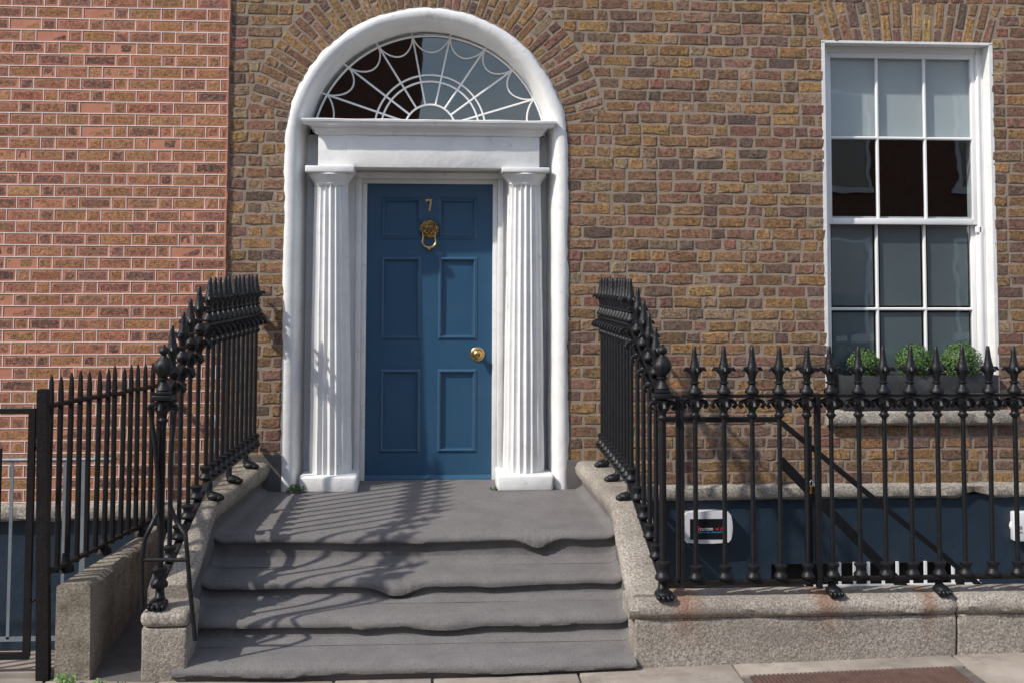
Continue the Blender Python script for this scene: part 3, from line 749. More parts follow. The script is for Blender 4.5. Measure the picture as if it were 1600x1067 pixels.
# ------------------------------------------------------------------ the red neighbour
RED = -.022
red = thing('brick_house', (-3, .3, 0), 'neighbouring house of red tuck-pointed brick with thin white joints, at the left edge', 'house')
RLT, RLB = Z(100, 787, -.07), Z(100, 814, -.07)
RX0, RX1 = -6.2, FX0-.002
rc_ = Z(200, 100, RED)-Z(200, 285.5, RED); RC = rc_/10
rb = BrickField((M['red_o'], M['red_s']), RED-.0006, .003, .0020, .014)
rib = MB(); nrow = int((ZTOP-RLT)/RC); PER = .3235
for r_ in range(nrow+1):
    z0 = RLT+.004+r_*RC; z = z0+RC/2
    wob = lambda x: .002*math.sin(x*2.1+r_)
    xs = [RX0+.5*i for i in range(int((RX1-RX0)/.5)+1)]+[RX1]
    for a, b in zip(xs[:-1], xs[1:]): rib.prism([(a, z0-.0028+wob(a)), (b, z0-.0028+wob(b)), (b, z0+.0034+wob(b)), (a, z0+.0034+wob(a))], RED-.0035, RED+.001, 'y')
    x = RX1 - (.0 if r_ % 2 else .13) ; first = True; i = 0
    x = RX1
    seq = [.2236, .0999] if r_ % 2 else [.055, .0999, .2236]
    j = 0
    while x > RX0:
        ln = seq[j] if j < len(seq) else (.2236 if (j+r_) % 2 == 0 else .0999)
        if j >= len(seq): ln = [.2236, .0999][(j - len(seq)) % 2] if r_ % 2 else [.0999, .2236][(j-len(seq)) % 2]
        ln += jit(.004); j += 1
        xc = x-ln/2
        rb.put(xc, z+jit(.0015), ln-.009, RC-.0095, jit(.004), pick(REDB), in_view(xc, z) and xc > -3.1)
        x -= ln
        rib.box(x-.0026, x+.0026, RED-.0032, RED+.001, z0+.0028, z0+RC-.0028)
rb.build(red)
tag(rib.obj('white_pointing', 'ribbon', red), kind='stuff')
MB().box(RX0, RX1, RED+.0008, .29, RLT, ZTOP).obj('mortar', 'stopping', red)
eg = MB(); n = 120
v, f = [], []
for i in range(n+1):
    z = RLT+(ZTOP-RLT)*i/n; q = noise.noise(Vector((0, z*9, 0)))*.008+jit(.002)
    v += [(RX1-.012, RED-.001, z), (RX1+.004+q, RED-.001, z), (RX1+.004+q, .003, z)]
for i in range(n):
    f += [(3*i, 3*i+1, 3*i+4, 3*i+3), (3*i+1, 3*i+2, 3*i+5, 3*i+4)]
MB().add(v, f).obj('party_edge', 'stopping', red)
rough_ledge(RX0, RX1, -.075, RLB, RLT, 'string_course', 'granite', red)
MB().box(RX0, -1.45, -.01, .28, -2.4, RLB+.02).obj('basement_wall', 'navy', red)

# areas below the pavement
ar = MB(); ar.box(1.1, 7, -1.8, .3, -2.5, -2.4); ar.box(-6.2, -2.2, -1.8, .3, -2.5, -2.4); tag(ar.obj('area_floor', 'render'), kind='structure')

# ------------------------------------------------------------------ steps, stair walls
def lerp_tab(tab, y):
    for (a, p), (b, q) in zip(tab[:-1], tab[1:]):
        if a >= y >= b: return p+(q-p)*(a-y)/(a-b)
    return tab[-1][1] if y < tab[-1][0] else tab[0][1]
XL = lambda y: lerp_tab([(.5, -1.17), (0, -1.18), (-1.05, -1.325), (-2.4, -1.385)], y)
XR = lambda y: lerp_tab([(.5, 1.03), (0, 1.04), (-1.05, 1.125), (-2.4, 1.10)], y)
steps = thing('front_steps', (-.1, -1, 0), 'worn grey asphalt-covered front steps and landing below the blue door', 'steps')
ST = [  # back y, back z, lip y, lip z, foot z
    (.34, LAND-.004, -1.07, .587, .410), (-1.03, .410, -1.39, .400, .272), (-1.35, .272, -1.71, .262, .135), (-1.67, .135, -2.06, .122, -.015)]
BUL = [[(X(835, 860, -1.05), .075, .06), (X(560, 850, -1.05), .10, .012), (X(640, 850, -1.05), .16, .02)], [(X(620, 920, -1.37), .085, .062), (X(420, 910, -1.37), .2, .012), (X(760, 910, -1.37), .2, .008)], [(X(575, 975, -1.69), .08, .022), (X(690, 980, -1.69), .16, .03), (X(840, 980, -1.69), .14, .018)], [(X(440, 1035, -2), .22, .025), (X(800, 1035, -2), .3, .02)]]
for si, (yb, zb, yl, zl, zf) in enumerate(ST):
    nx = 190; cols_n = []
    v, f = [], []
    for i in range(nx+1):
        t = i/nx; tt = t
        xm = XL(yl)+(XR(yl)-XL(yl))*t
        dr = .006*noise.noise(Vector((xm*2.3, si*7.7, 0))) + .003*noise.noise(Vector((xm*7, si*3.3, 5)))
        bl = sum(.85*h*math.exp(-((xm-c)/(1.25*w))**2) for c, w, h in BUL[si])
        H = zl-zf
        th = min(max(.03, .046+dr*1.5+bl*.8), H*.72)       # how far the covering hangs over
        out = .009+bl*.38+dr*.5
        rad = .105 if si else .12
        prof = []
        nt = 14 if si == 0 else 6
        for k in range(nt):
            q = k/(nt-1); y = yb+(yl+rad-yb)*q; z = zb+(zl-zb)*(q**1.25 if si == 0 else q)
            prof.append((y, z+.003*noise.noise(Vector((xm*2.5, y*4, si)))))
        for a in (12, 24, 36, 48, 60, 72, 84, 96):
            prof.append((yl+rad-(rad+out)*math.sin(R(min(a, 90))), zl-th*(1-math.cos(R(a)))))
        for q, w in ((.12, .45), (.3, .85), (.5, 1.0)):       # tucked back under the lip
            prof.append((yl-out+(out+.016)*w, zl-th*1.1-(H-th*1.1)*q*.5))
        z5 = prof[-1][1]
        for q in (.3, .6, .82, .95, 1.0):                    # riser running out into the next tread
            prof.append((yl+.016-.075*max(0, q-.35)**2/.42+.002*noise.noise(Vector((xm*6, q*3, si))), z5+(zf-z5)*q))
        prof.append((yl-.075, zf-.003))
        for (y, z) in prof:
            if y < yl+.02 and z < zl-.02: y += .003*math.sin(z*420+3*math.sin(xm*9))*min(1, bl/.03)
            a0, a1 = (XL(y)-.03, XR(y)+.03) if y > -1.9 else (XL(y)+.005, XR(y)-.012)
            x = a0+(a1-a0)*t
            e = min(x-a0, a1-x); z += (.05*max(0, 1-e/.085)**2 if y > -1.9 else 0)
            v.append((x, y, z))
    m_ = len(prof)
    for i in range(nx):
        for k in range(m_-1): f.append((i*m_+k, i*m_+k+1, (i+1)*m_+k+1, (i+1)*m_+k))
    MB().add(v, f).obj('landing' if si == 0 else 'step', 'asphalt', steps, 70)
CH = lambda pts: pts
# cheek walls (covered like the steps) and their granite copings
LCOP = [(0.0, .862), (-.6, .832), (-1.18, .805), (-1.30, .765), (-1.86, .44), (-2.06, .405)]
RCOP = [(0.0, .855), (-.6, .825), (-1.16, .782), (-1.28, .74), (-1.80, .45), (-2.0, .42)]
for side, cop, XF, sg in (('l', LCOP, XL, -1), ('r', RCOP, XR, 1)):
    v, f = [], []; ys = [0.02-.06*i for i in range(34 if sg > 0 else 30)]
    for y in ys:
        zc = lerp_tab(cop, y)-.075; xi = XF(y)
        for (dx, z) in ((-.012, 0), (0.0, zc*.45), (.012, zc-.02), (.03, zc+.01), (.19, zc+.01), (.19, 0)):
            v.append((xi+sg*dx+noise.noise(Vector((y*5, z*5, sg)))*.006, y, z))
    for i in range(len(ys)-1):
        for k in range(5): f.append((i*6+k, i*6+k+1, i*6+7+k, i*6+6+k))
    f += [tuple(range(6)), tuple((len(ys)-1)*6+k for k in range(6))]
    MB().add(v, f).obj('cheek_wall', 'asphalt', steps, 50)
def coping(path, XF, sg, wid, thick, name, mat, parent, y0, y1):
    v, f = [], []; n = int((y0-y1)/.03)
    w = wid
    sec = [(-.02, -thick), (-.035, -thick*.75), (-.038, -thick*.4), (-.022, -.012), (.01, .0), (w-.02, 0), (w, -.02), (w, -thick)]
    for i in range(n+1):
        y = y0+(y1-y0)*i/n; z = lerp_tab(path, y); xi = XF(y)
        for k, (dx, dz) in enumerate(sec):
            q = noise.noise(Vector((y*6, k*2.2, sg)))*.006
            v.append((xi+sg*(dx+q), y, z+dz+q))
    m_ = len(sec)
    for i in range(n):
        for k in range(m_): f.append((i*m_+k, i*m_+(k+1) % m_, (i+1)*m_+(k+1) % m_, (i+1)*m_+k))
    f += [tuple(range(m_)), tuple(n*m_+k for k in range(m_))]
    return MB().add(v, f).obj(name, mat, parent, 50)
lst = thing('stair_wall', (-1.45, -1, 0), 'left granite stair kerb with pedestal, beside the dark side passage', 'stair wall', 'granite stair kerbs')
coping(LCOP, XL, -1, .20, .11, 'coping', 'granite_moss', lst, .02, -1.22)
coping(LCOP, lambda y: XL(y)-.0, -1, .20, .10, 'coping', 'granite', lst, -1.224, -1.80)
def stone(x0, x1, y0, y1, z0, z1, name, mat, parent, bev=.02, amp=.008):
    bm = bmesh.new(); bmesh.ops.create_cube(bm, size=1)
    for q in bm.verts: q.co = Vector(((x0+x1)/2+q.co.x*(x1-x0), (y0+y1)/2+q.co.y*(y1-y0), (z0+z1)/2+q.co.z*(z1-z0)))
    bmesh.ops.bevel(bm, geom=bm.edges[:], offset=bev, segments=3, profile=.5, affect='EDGES')
    long_ = [e for e in bm.edges if e.calc_length() > .12]
    bmesh.ops.subdivide_edges(bm, edges=long_, cuts=6, use_grid_fill=True)
    for q in bm.verts: q.co += Vector((noise.noise(q.co*6), noise.noise(q.co*6+Vector((9, 0, 0))), noise.noise(q.co*6+Vector((0, 9, 0)))))*amp
    mb = MB(); mb.bm(bm); return mb.obj(name, mat, parent, 55)
PX0, PX1 = X(219, 990, -2.06), X(293, 990, -2.06)
stone(PX0+.004, PX1-.006, -2.05, -1.72, .0, .315, 'pedestal', 'granite', lst, .012)
stone(PX0-.004, PX1+.006, -2.062, -1.74, .317, .405, 'pedestal_cap', 'granite', lst, .035)
rst = thing('stair_wall', (1.25, -1, 0), 'right granite stair kerb curving down to the front plinth', 'stair wall', 'granite stair kerbs')
coping(RCOP, XR, 1, .20, .11, 'coping', 'granite', rst, .02, -1.22)
coping(RCOP, XR, 1, .20, .095, 'coping', 'granite', rst, -1.224, -1.955)
# front plinth
pl = thing('granite_plinth', (2.6, -1.9, 0), 'long low granite plinth with rounded coping under the front railing', 'plinth')
JX = X(1496, 980, -2.03)
def bull(x0, x1, name):
    sec = [(-1.79, .415), (-1.93, .417), (-1.985, .412), (-2.025, .395), (-2.045, .365), (-2.04, .335), (-2.015, .312), (-1.79, .312)]
    v, f = [], []; n = max(4, int((x1-x0)/.03)); m_ = len(sec)
    for i in range(n+1):
        x = x0+(x1-x0)*i/n
        for k, (y, z) in enumerate(sec):
            q = noise.noise(Vector((x*7, k*1.7, 5)))*.006; e = .012*max(0, 1-min(x-x0, x1-x)/.02)
            v.append((x, y+q+(e if y < -1.8 else 0), z+q*.6-(e*.5 if z > .36 else 0)))
    for i in range(n):
        for k in range(m_): f.append((i*m_+k, i*m_+(k+1) % m_, (i+1)*m_+(k+1) % m_, (i+1)*m_+k))
    f += [tuple(range(m_)), tuple(n*m_+k for k in range(m_))]
    MB().add(v, f).obj(name, 'granite_rust', pl, 50)
x_start = X(992, 990, -2.02)
bull(x_start-.03, JX-.003, 'coping'); bull(JX+.003, 5.4, 'coping'); bull(5.406, 7.2, 'coping')
stone(x_start, JX-.004, -2.022, -1.80, -.03, .314, 'block', 'granite_rust', pl, .012); stone(JX+.004, 5.4, -2.022, -1.80, -.03, .314, 'block', 'granite_rust', pl, .012); stone(5.408, 7.2, -2.022, -1.80, -.03, .314, 'block', 'granite_rust', pl, .012)
# neighbour's low wall and the passage floor between
LWX0, LWX1 = X(86, 980, -2.03), X(140, 980, -2.03)
lw = thing('low_wall', (LWX0+.1, -1.2, 0), 'low weathered granite wall carrying the plain spiked railing, beside the gate post', 'wall')
v, f = [], []; n = 30; tab = [(.0, .43), (-.5, .45), (-2.03, .545)]
for i in range(n+1):
    y = -2.03+2.03*i/n; zt_ = lerp_tab(tab, y)
    xo = LWX0+.02*i/n; xi = LWX1+(-1.86-LWX1)*i/n*.9
    for (x, z) in ((xo, 0), (xo, zt_-.015), (xo+.02, zt_), (xi-.025, zt_), (xi, zt_-.025), (xi+.005, 0)):
        q = noise.noise(Vector((x*6+y*5, z*6, 2)))*.012; v.append((x+q, y+q*.5, max(z+(q*.7 if z > .1 else 0), -.02)))
for i in range(n):
    for k in range(5): f.append((i*6+k, i*6+k+1, i*6+7+k, i*6+6+k))
f += [tuple(range(6)), tuple(n*6+k for k in range(6))]
MB().add(v, f).obj('wall_body', 'granite_moss', lw, 45)
pf = MB(); pf.prism([(0, .18), (-1.0, .10), (-2.05, .046), (-2.05, -.1), (0, -.1)], LWX1-.04, PX0+.05, 'x'); tag(pf.obj('path', 'render'), kind='structure')

# ------------------------------------------------------------------ cast-iron railings
bar_me = MB().lathe([(.0135, -1), (.0135, 0)], 10).mesh('baluster', 'iron', 60)
def hooks(mb, path, r, n=4, a0=0.0):
    for k in range(n):
        a = a0+2*math.pi*k/n; mb.tube([(q*math.cos(a), q*math.sin(a), z) for q, z in path], r, 6)
s_ = MB().lathe([(.020, 0), (.038, .006), (.040, .016), (.033, .028), (.021, .042), (.017, .056), (.027, .062), (.027, .068), (.017, .074), (.021, .098), (.029, .122), (.032, .138), (.027, .155), (.021, .18), (.0165, .205), (.0125, .24), (.010, .262), (.004, .267)], 12)
hooks(s_, [(.020, .122), (.038, .140), (.053, .142), (.065, .130)], [.014, .013, .011, .005]); spike_me = s_.mesh('spike', 'iron', 45)
s_ = MB().lathe([(.016, -.118), (.019, -.112), (.028, -.104), (.029, -.096), (.020, -.088), (.020, -.080), (.026, -.055), (.036, -.025), (.04, -.006), (.02, -.004)], 12)
hooks(s_, [(.022, -.028), (.044, -.020), (.062, -.026), (.069, -.042), (.060, -.054), (.050, -.047)], [.013, .012, .012, .012, .011, .009])
hooks(s_, [(.018, -.06), (.034, -.045), (.046, -.03)], [.01, .011, .008], 4, math.pi/4); cap_me = s_.mesh('capital', 'iron', 50)
base_me = MB().lathe([(.034, 0), (.040, .006), (.040, .016), (.033, .026), (.026, .034), (.026, .052), (.035, .064), (.035, .074), (.025, .080), (.015, .084)], 12).mesh('collar', 'iron', 45)
s_ = MB().ball((0, -.008, .026), (.040, .052, .028), 12, 8)
for q in (-.028, -.010, .010, .028): s_.ball((q, -.058+abs(q)*.4, .018), (.0115, .024, .018), 7, 6)
s_.tube([(0, .004, .03), (0, .016, .055), (0, .01, .12)], [.032, .020, .016], 8); paw_me = s_.mesh('paw_foot', 'iron', 60)
def paw_mesh(h):
    m = MB().ball((0, -.012, .024), (.036, .048, .026), 12, 8)
    for q in (-.024, -.008, .008, .024): m.ball((q, -.054+abs(q)*.4, .016), (.010, .022, .016), 7, 6)
    m.tube([(0, .0, .028), (0, .014, .042), (0, .02, .055), (0, .018, h*.75), (0, .012, h)], [.032, .024, .020, .017, .018], 8)
    return m.mesh('paw_foot', 'iron', 60)
def baluster(parent, x, y, zt, zb, finial=True, dz=0):
    b = use('baluster', bar_me, parent, T(x, y, zt) @ Matrix.Diagonal((1, 1, zt-zb, 1)))
    use('spike', spike_me, b, T(x, y, zt+.008+dz) @ Matrix.Rotation(jit(.03), 4, 'X') @ Matrix.Rotation(jit(.03), 4, 'Y') @ Matrix.Rotation(jit(.25), 4, 'Z'))
    use('capital', cap_me, b, T(x, y, zt-.008) @ Matrix.Rotation(jit(.06), 4, 'Z')); use('collar', base_me, b, T(x, y, zb+.008))
def post(parent, x, y, zt, zb, zfoot):
    p = MB().lathe([(.02, zb), (.02, zt)], 12, (x, y, 0)).obj('corner_post', 'iron', parent, 60)
    fin = MB().box(x-.06, x+.06, y-.06, y+.06, zt-.012, zt+.018, .004).box(x-.045, x+.045, y-.045, y+.045, zt+.018, zt+.04, .004)
    fin.lathe([(.042, .04), (.045, .05), (.036, .065), (.024, .085), (.022, .10), (.034, .108), (.034, .116), (.022, .122), (.04, .14), (.056, .165), (.060, .185), (.052, .21), (.032, .235), (.016, .248), (.014, .256), (.028, .265), (.033, .28), (.026, .296), (.011, .305), (.009, .315), (.002, .318)], 20, (x, y, zt), mod=lambda a, r, z: r*(1+.05*math.cos(10*a)*(.13 < z < .24)))
    fin.v = [(x+(a-x)*.86, y+(b-y)*.86, zt+(c-zt)*.9) for a, b, c in fin.v]; fin.obj('urn_finial', 'iron', p, 45)
    use('capital', cap_me, p, T(x, y, zt-.012) @ Matrix.Diagonal((1.05, 1.05, 1.1, 1)))
    use('collar', base_me, p, T(x, y, zb+.005) @ Matrix.Diagonal((1.15, 1.15, 1.3, 1)))
    use('paw_foot', paw_me, p, T(x, y, zfoot) @ Matrix.Diagonal((1.3, 1.3, .9, 1)))
FY_ = -1.96
zTF, zBF = Z(1180, 618, FY_), Z(1180, 905, FY_)
CPX = X(1035, 620, FY_)
def side_rail(name, label, pts_t, pts_b, sg, zfoot):
    t = thing(name, (pts_t[-1][0], -1, .4), label, 'railing', 'cast-iron railings beside the steps')
    def at(tab, y): return lerp_tab([(p[1], p[0]) for p in tab], y), lerp_tab([(p[1], p[2]) for p in tab], y)
    for nm, tab in (('top_rail', pts_t), ('bottom_rail', pts_b)):
        m = MB()
        for a, b in zip(tab[:-1], tab[1:]): m.bar(a, b, .042, .016)
        for p in tab[1:-1]: m.box(p[0]-.021, p[0]+.021, p[1]-.012, p[1]+.012, p[2]-.0085, p[2]+.0085)
        m.obj(nm, 'iron_old', t)
    ys = [-.10-.118*i for i in range(11)] + [-1.30-.132*i for i in range(1, 5)]
    for y in ys:
        xt, zt_ = at(pts_t, y); xb_, zb_ = at(pts_b, y); baluster(t, xt, y, zt_, zb_, dz=.004+(.02 if y < -1.3 else 0))
    for y in (-.22, -.66, -1.12):
        xb_, zb_ = at(pts_b, y); zc = lerp_tab(LCOP if sg < 0 else RCOP, y)
        use('paw_foot', paw_mesh(zb_-zc+.004), t, T(xb_+sg*.012, y, zc-.004) @ Matrix.Rotation(sg*-math.pi/2, 4, 'Z'))
    xt, zt_ = at(pts_t, FY_); post(t, xt, FY_, zTF, zBF if sg > 0 else .50, zfoot)
    return t
lz_ = lambda a, b, y: P(a, b, y)
LT = [tuple(P(407, 490, 0.02)), tuple(P(324, 507, -1.30)), tuple(P(255, 618, FY_))]
LB = [tuple(P(402, 694, -.02)), tuple(P(323, 752, -1.30)), (LT[2][0], FY_, .52)]
RT = [tuple(P(937, 494, .02)), tuple(P(987, 507, -1.30)), (CPX, FY_, zTF)]
RB = [tuple(P(935, 693, -.02)), tuple(P(985, 754, -1.30)), (CPX, FY_, zBF)]
lrail = side_rail('stair_railing', 'black cast-iron stair railing on the left kerb with urn post and forked stay', LT, LB, -1, .402)
rrail = side_rail('stair_railing', 'black cast-iron stair railing on the right kerb, meeting the gate', RT, RB, 1, .412)
# forked stay of the left post
sx_ = LT[2][0]
for s2, pts in ((0, [(235, 640), (243, 700), (247, 760), (246, 800), (236, 822), (226, 842), (222, 875), (222, 950)]), (1, [(273, 640), (266, 720), (266, 790), (276, 815), (290, 835), (293, 870), (297, 920), (302, 970), (305, 1000)])):
    q = [P(a, b, -2.02-(.02 if i > 3 else -.03)) for i, (a, b) in enumerate(pts)]
    sm = []
    for a, b in zip(q[:-1], q[1:]): sm += [a, a*.5+b*.5]
    sm.append(q[-1]); MB().tube(sm, .0125, 8).obj('stay', 'iron', lrail, 60)
MB().tube([P(222, 874, -2.04), P(292, 874, -2.04)], .011, 8).obj('cross_bar', 'iron', lrail, 60)
# front fence and its gate
fence = thing('front_railing', (3.4, FY_, .42), 'black spear-topped front railing before the window, right of the gate', 'railing')
xf0 = X(1288, 618, FY_); xf1 = 5.6
MB().bar((xf0-.02, FY_, zTF), (xf1, FY_, zTF+.002), .042, .016).obj('top_rail', 'iron', fence)
MB().bar((xf0-.02, FY_, zBF), (xf1, FY_, zBF), .042, .018).obj('bottom_rail', 'iron_old', fence)
xs = [X(p, 618, FY_) for p in (1298, 1341, 1381, 1422, 1464, 1504, 1546, 1585)]; xs += [xs[-1]+.146*i for i in range(1, 5)]
for i, x in enumerate(xs): baluster(fence, x, FY_, zTF, zBF)
for x in (xs[0], xs[4], xs[9]): use('paw_foot', paw_me, fence, T(x, FY_, .414) @ Matrix.Diagonal((1.1, 1.1, .95, 1)))
gate = thing('iron_gate', (1.8, FY_, .45), 'black spear-topped iron gate between the urn post and the front railing', 'gate')
g0, g1 = X(1066, 618, FY_), X(1275, 618, FY_)
MB().bar((g0, FY_, zTF), (g1, FY_, zTF), .042, .016).obj('top_rail', 'iron', gate)
MB().bar((g0, FY_, zBF-.012), (g1, FY_, zBF-.012), .042, .018).obj('bottom_rail', 'iron_old', gate)
MB().box(g0-.016, g0+.006, FY_-.02, FY_+.02, zBF-.02, zTF-.008, .003).obj('stile', 'iron', gate); MB().box(g1-.008, g1+.02, FY_-.022, FY_+.022, zBF-.05, zTF+.012, .003).obj('stile', 'iron', gate)
for p in (1086, 1131, 1175, 1217.5, 1260): baluster(gate, X(p, 618, FY_), FY_, zTF, zBF-.004)
MB().bar((CPX, FY_, zTF-.004), (g0-.016, FY_, zTF-.004), .036, .014).obj('hinge_bar', 'iron', rrail); MB().bar((CPX, FY_, zBF), (g0-.016, FY_, zBF), .036, .014).obj('hinge_bar', 'iron', rrail)
MB().box(g0-.036, g0-.018, FY_-.018, FY_+.018, zBF-.02, zTF-.012, .003).obj('hanging_stile', 'iron', rrail)
pd = thing('padlock', P(1268, 765, FY_+.04), 'small brass padlock hanging on the iron gate', 'padlock')
q = P(1268, 762, FY_+.045)
MB().box(q.x-.016, q.x+.016, q.y-.009, q.y+.009, q.z-.03, q.z+.014, .004).obj('body', 'brass', pd, 40)
MB().tube([(q.x-.009, q.y, q.z+.012), (q.x-.009, q.y, q.z+.034), (q.x, q.y, q.z+.043), (q.x+.009, q.y, q.z+.034), (q.x+.009, q.y, q.z+.012)], .004, 7).obj('shackle', 'galv', pd, 60)

# area stair behind the gate
AS = -.92
ast = thing('area_stair', (2.2, AS, -2.4), 'black iron basement stair with sloping handrail behind the front railing', 'stairs')
a0, a1, a2 = P(1035, 655, AS), P(1215, 655, AS), P(1510, 897, AS)
MB().bar(a0, a1, .018, .034).bar(a1, a2+(a2-a1)*.5, .018, .034).obj('handrail', 'iron', ast)
b0, b1 = P(1222, 722, AS), P(1400, 905, AS)
MB().bar(b0-(b1-b0)*.02, b1+(b1-b0)*1.6, .012, .062).obj('stringer', 'iron', ast)
MB().bar(b0+(b1-b0)*.9+Vector((0, -.78, -.55)), b1+(b1-b0)*1.6+Vector((0, -.78, -.55)), .012, .062).obj('stringer', 'iron', ast)
q = P(1262, 660, AS); MB().box(q.x-.02, q.x+.02, AS-.02, AS+.02, -2.4, q.z-.02).obj('post', 'iron', ast)
q2 = P(1500, 890, AS); MB().box(q2.x-.02, q2.x+.02, AS-.02, AS+.02, -2.4, q2.z).obj('post', 'iron', ast)
MB().box(1.30, g1+.02, -1.785, -1.56, .36, .385).obj('platform', 'iron', ast)
for i in range(9):
    t = i/9; q = b0+(b1-b0)*2.5*t
    MB().box(q.x, q.x+.22, AS-.78, AS-.012, q.z-.93, q.z-.91).obj('tread', 'iron_old', ast)

# white grille over the basement window
gr = thing('window_grille', (X(1370, 900, -.06), -.06, -1.3), 'white barred grille over the dark basement window', 'grille')
z_top = Z(1370, 877, -.06); gz = Z(1370, 912, -.06)
for p in (1222, 1312, 1335, 1357, 1380, 1402, 1424, 1446, 1468, 1489):
    x = X(p, 900, -.06); MB().box(x-.009, x+.009, -.07, -.052, -1.3, z_top).obj('bar', 'white_sash', gr)
x = X(1525, 900, -.06); MB().box(x-.016, x+.016, -.075, -.045, -1.3, Z(1525, 899, -.06)).obj('end_post', 'white_sash', gr)
MB().box(X(1218, 900, -.06), x+.03, -.078, -.071, gz-.008, gz+.006).obj('cross_bar', 'white_sash', gr)

# alarm boxes
def text(body, size, loc, mat, parent, name):
    cu = bpy.data.curves.new('t', 'FONT'); cu.body = body; cu.size = size; cu.extrude = .0006; cu.align_x = 'LEFT'
    o = bpy.data.objects.new('t', cu); col.objects.link(o); dg = bpy.context.evaluated_depsgraph_get()
    me = bpy.data.meshes.new_from_object(o.evaluated_get(dg)); bpy.data.objects.remove(o)
    me.materials.clear(); me.materials.append(M[mat])
    return use(name, me, parent, T(*loc) @ Matrix.Rotation(math.pi/2, 4, 'X'))
BX = -.075
ab = thing('alarm_box', P(1106, 848, 0), 'white rounded alarm box with black panel on the navy basement wall', 'alarm box')
ax0, ax1, az0, az1 = X(1067, 823, BX), X(1145, 823, BX), Z(1106, 847, BX), Z(1106, 800, BX)
v = []
def boxshape(t):
    pts = []
    for i in range(9): k = i/8; pts.append((ax0+.03+(ax1-ax0-.06)*k, az1+.006*math.sin(math.pi*k)))
    for i in range(7): k = i/6; pts.append((ax1-.012+.012*math.sin(math.pi*k), az1-.02-(az1-az0-.04)*k))
    for i in range(9): k = i/8; pts.append((ax1-.03-(ax1-ax0-.06)*k, az0-.008*math.sin(math.pi*k)))
    for i in range(7): k = i/6; pts.append((ax0+.012-.012*math.sin(math.pi*k), az0+.02+(az1-az0-.04)*k))
    return pts
MB().prism(boxshape(0), BX, .0, 'y').obj('casing', 'plastic', ab)
tx0, tx1, tz0, tz1 = X(1078, 823, BX), X(1133, 823, BX), Z(1106, 842, BX), Z(1106, 810, BX)
MB().box(tx0, tx1, BX-.002, BX+.004, tz0, tz1).obj('panel', 'black', ab)
ty = BX-.0032; th = .037
text('custom', th, (X(1093.5, 828, BX), ty, Z(1093, 828, BX)), 'text_white', ab, 'lettering').matrix_basis @= Matrix.Diagonal((.86, 1, 1, 1))
text('wi d', th, (X(1117.5, 828, BX), ty, Z(1117, 828, BX)), 'text_red', ab, 'lettering').matrix_basis @= Matrix.Diagonal((.8, 1, 1, 1))
q = P(1090, 826, BX)
MB().tube([(q.x-.014, ty, q.z-.03), (q.x+.004, ty, q.z-.018), (q.x+.012, ty, q.z), (q.x+.006, ty, q.z+.016), (q.x-.012, ty, q.z+.018)], [.004, .006, .005, .004, .002], 6, flat=.2).obj('emblem', 'text_red', ab)
q0, q1 = P(1092, 831, BX), P(1131, 831, BX)
n = 20
sb = MB()
for i in range(n):
    x = q0.x+(q1.x-q0.x)*i/n
    if i != 9: sb.box(x, x+.0065, ty-.0005, ty+.0005, q0.z-.005, q0.z+.0045)
sb.obj('small_print', 'text_blue', ab)
sbx = thing('alarm_box', P(1600, 848, 0), 'white alarm box cut by the right edge, with dark lettering', 'alarm box')
bx0 = X(1586, 823, -.08); z0, z1 = Z(1590, 846, -.08), Z(1590, 800, -.08)
MB().box(bx0, bx0+.30, -.08, 0, z0, z1, .012).obj('casing', 'plastic', sbx, 40)
MB().ball((bx0+.15, -.02, (z0+z1)/2), (.166, .03, .085), 24, 10).obj('back_plate', 'plastic', sbx, 60)
text('SI', .032, (X(1592, 826, -.08), -.083, Z(1592, 826, -.08)), 'text_navy', sbx, 'lettering')
text('TO', .017, (X(1592, 832, -.08), -.083, Z(1592, 832, -.08)), 'text_navy', sbx, 'lettering')

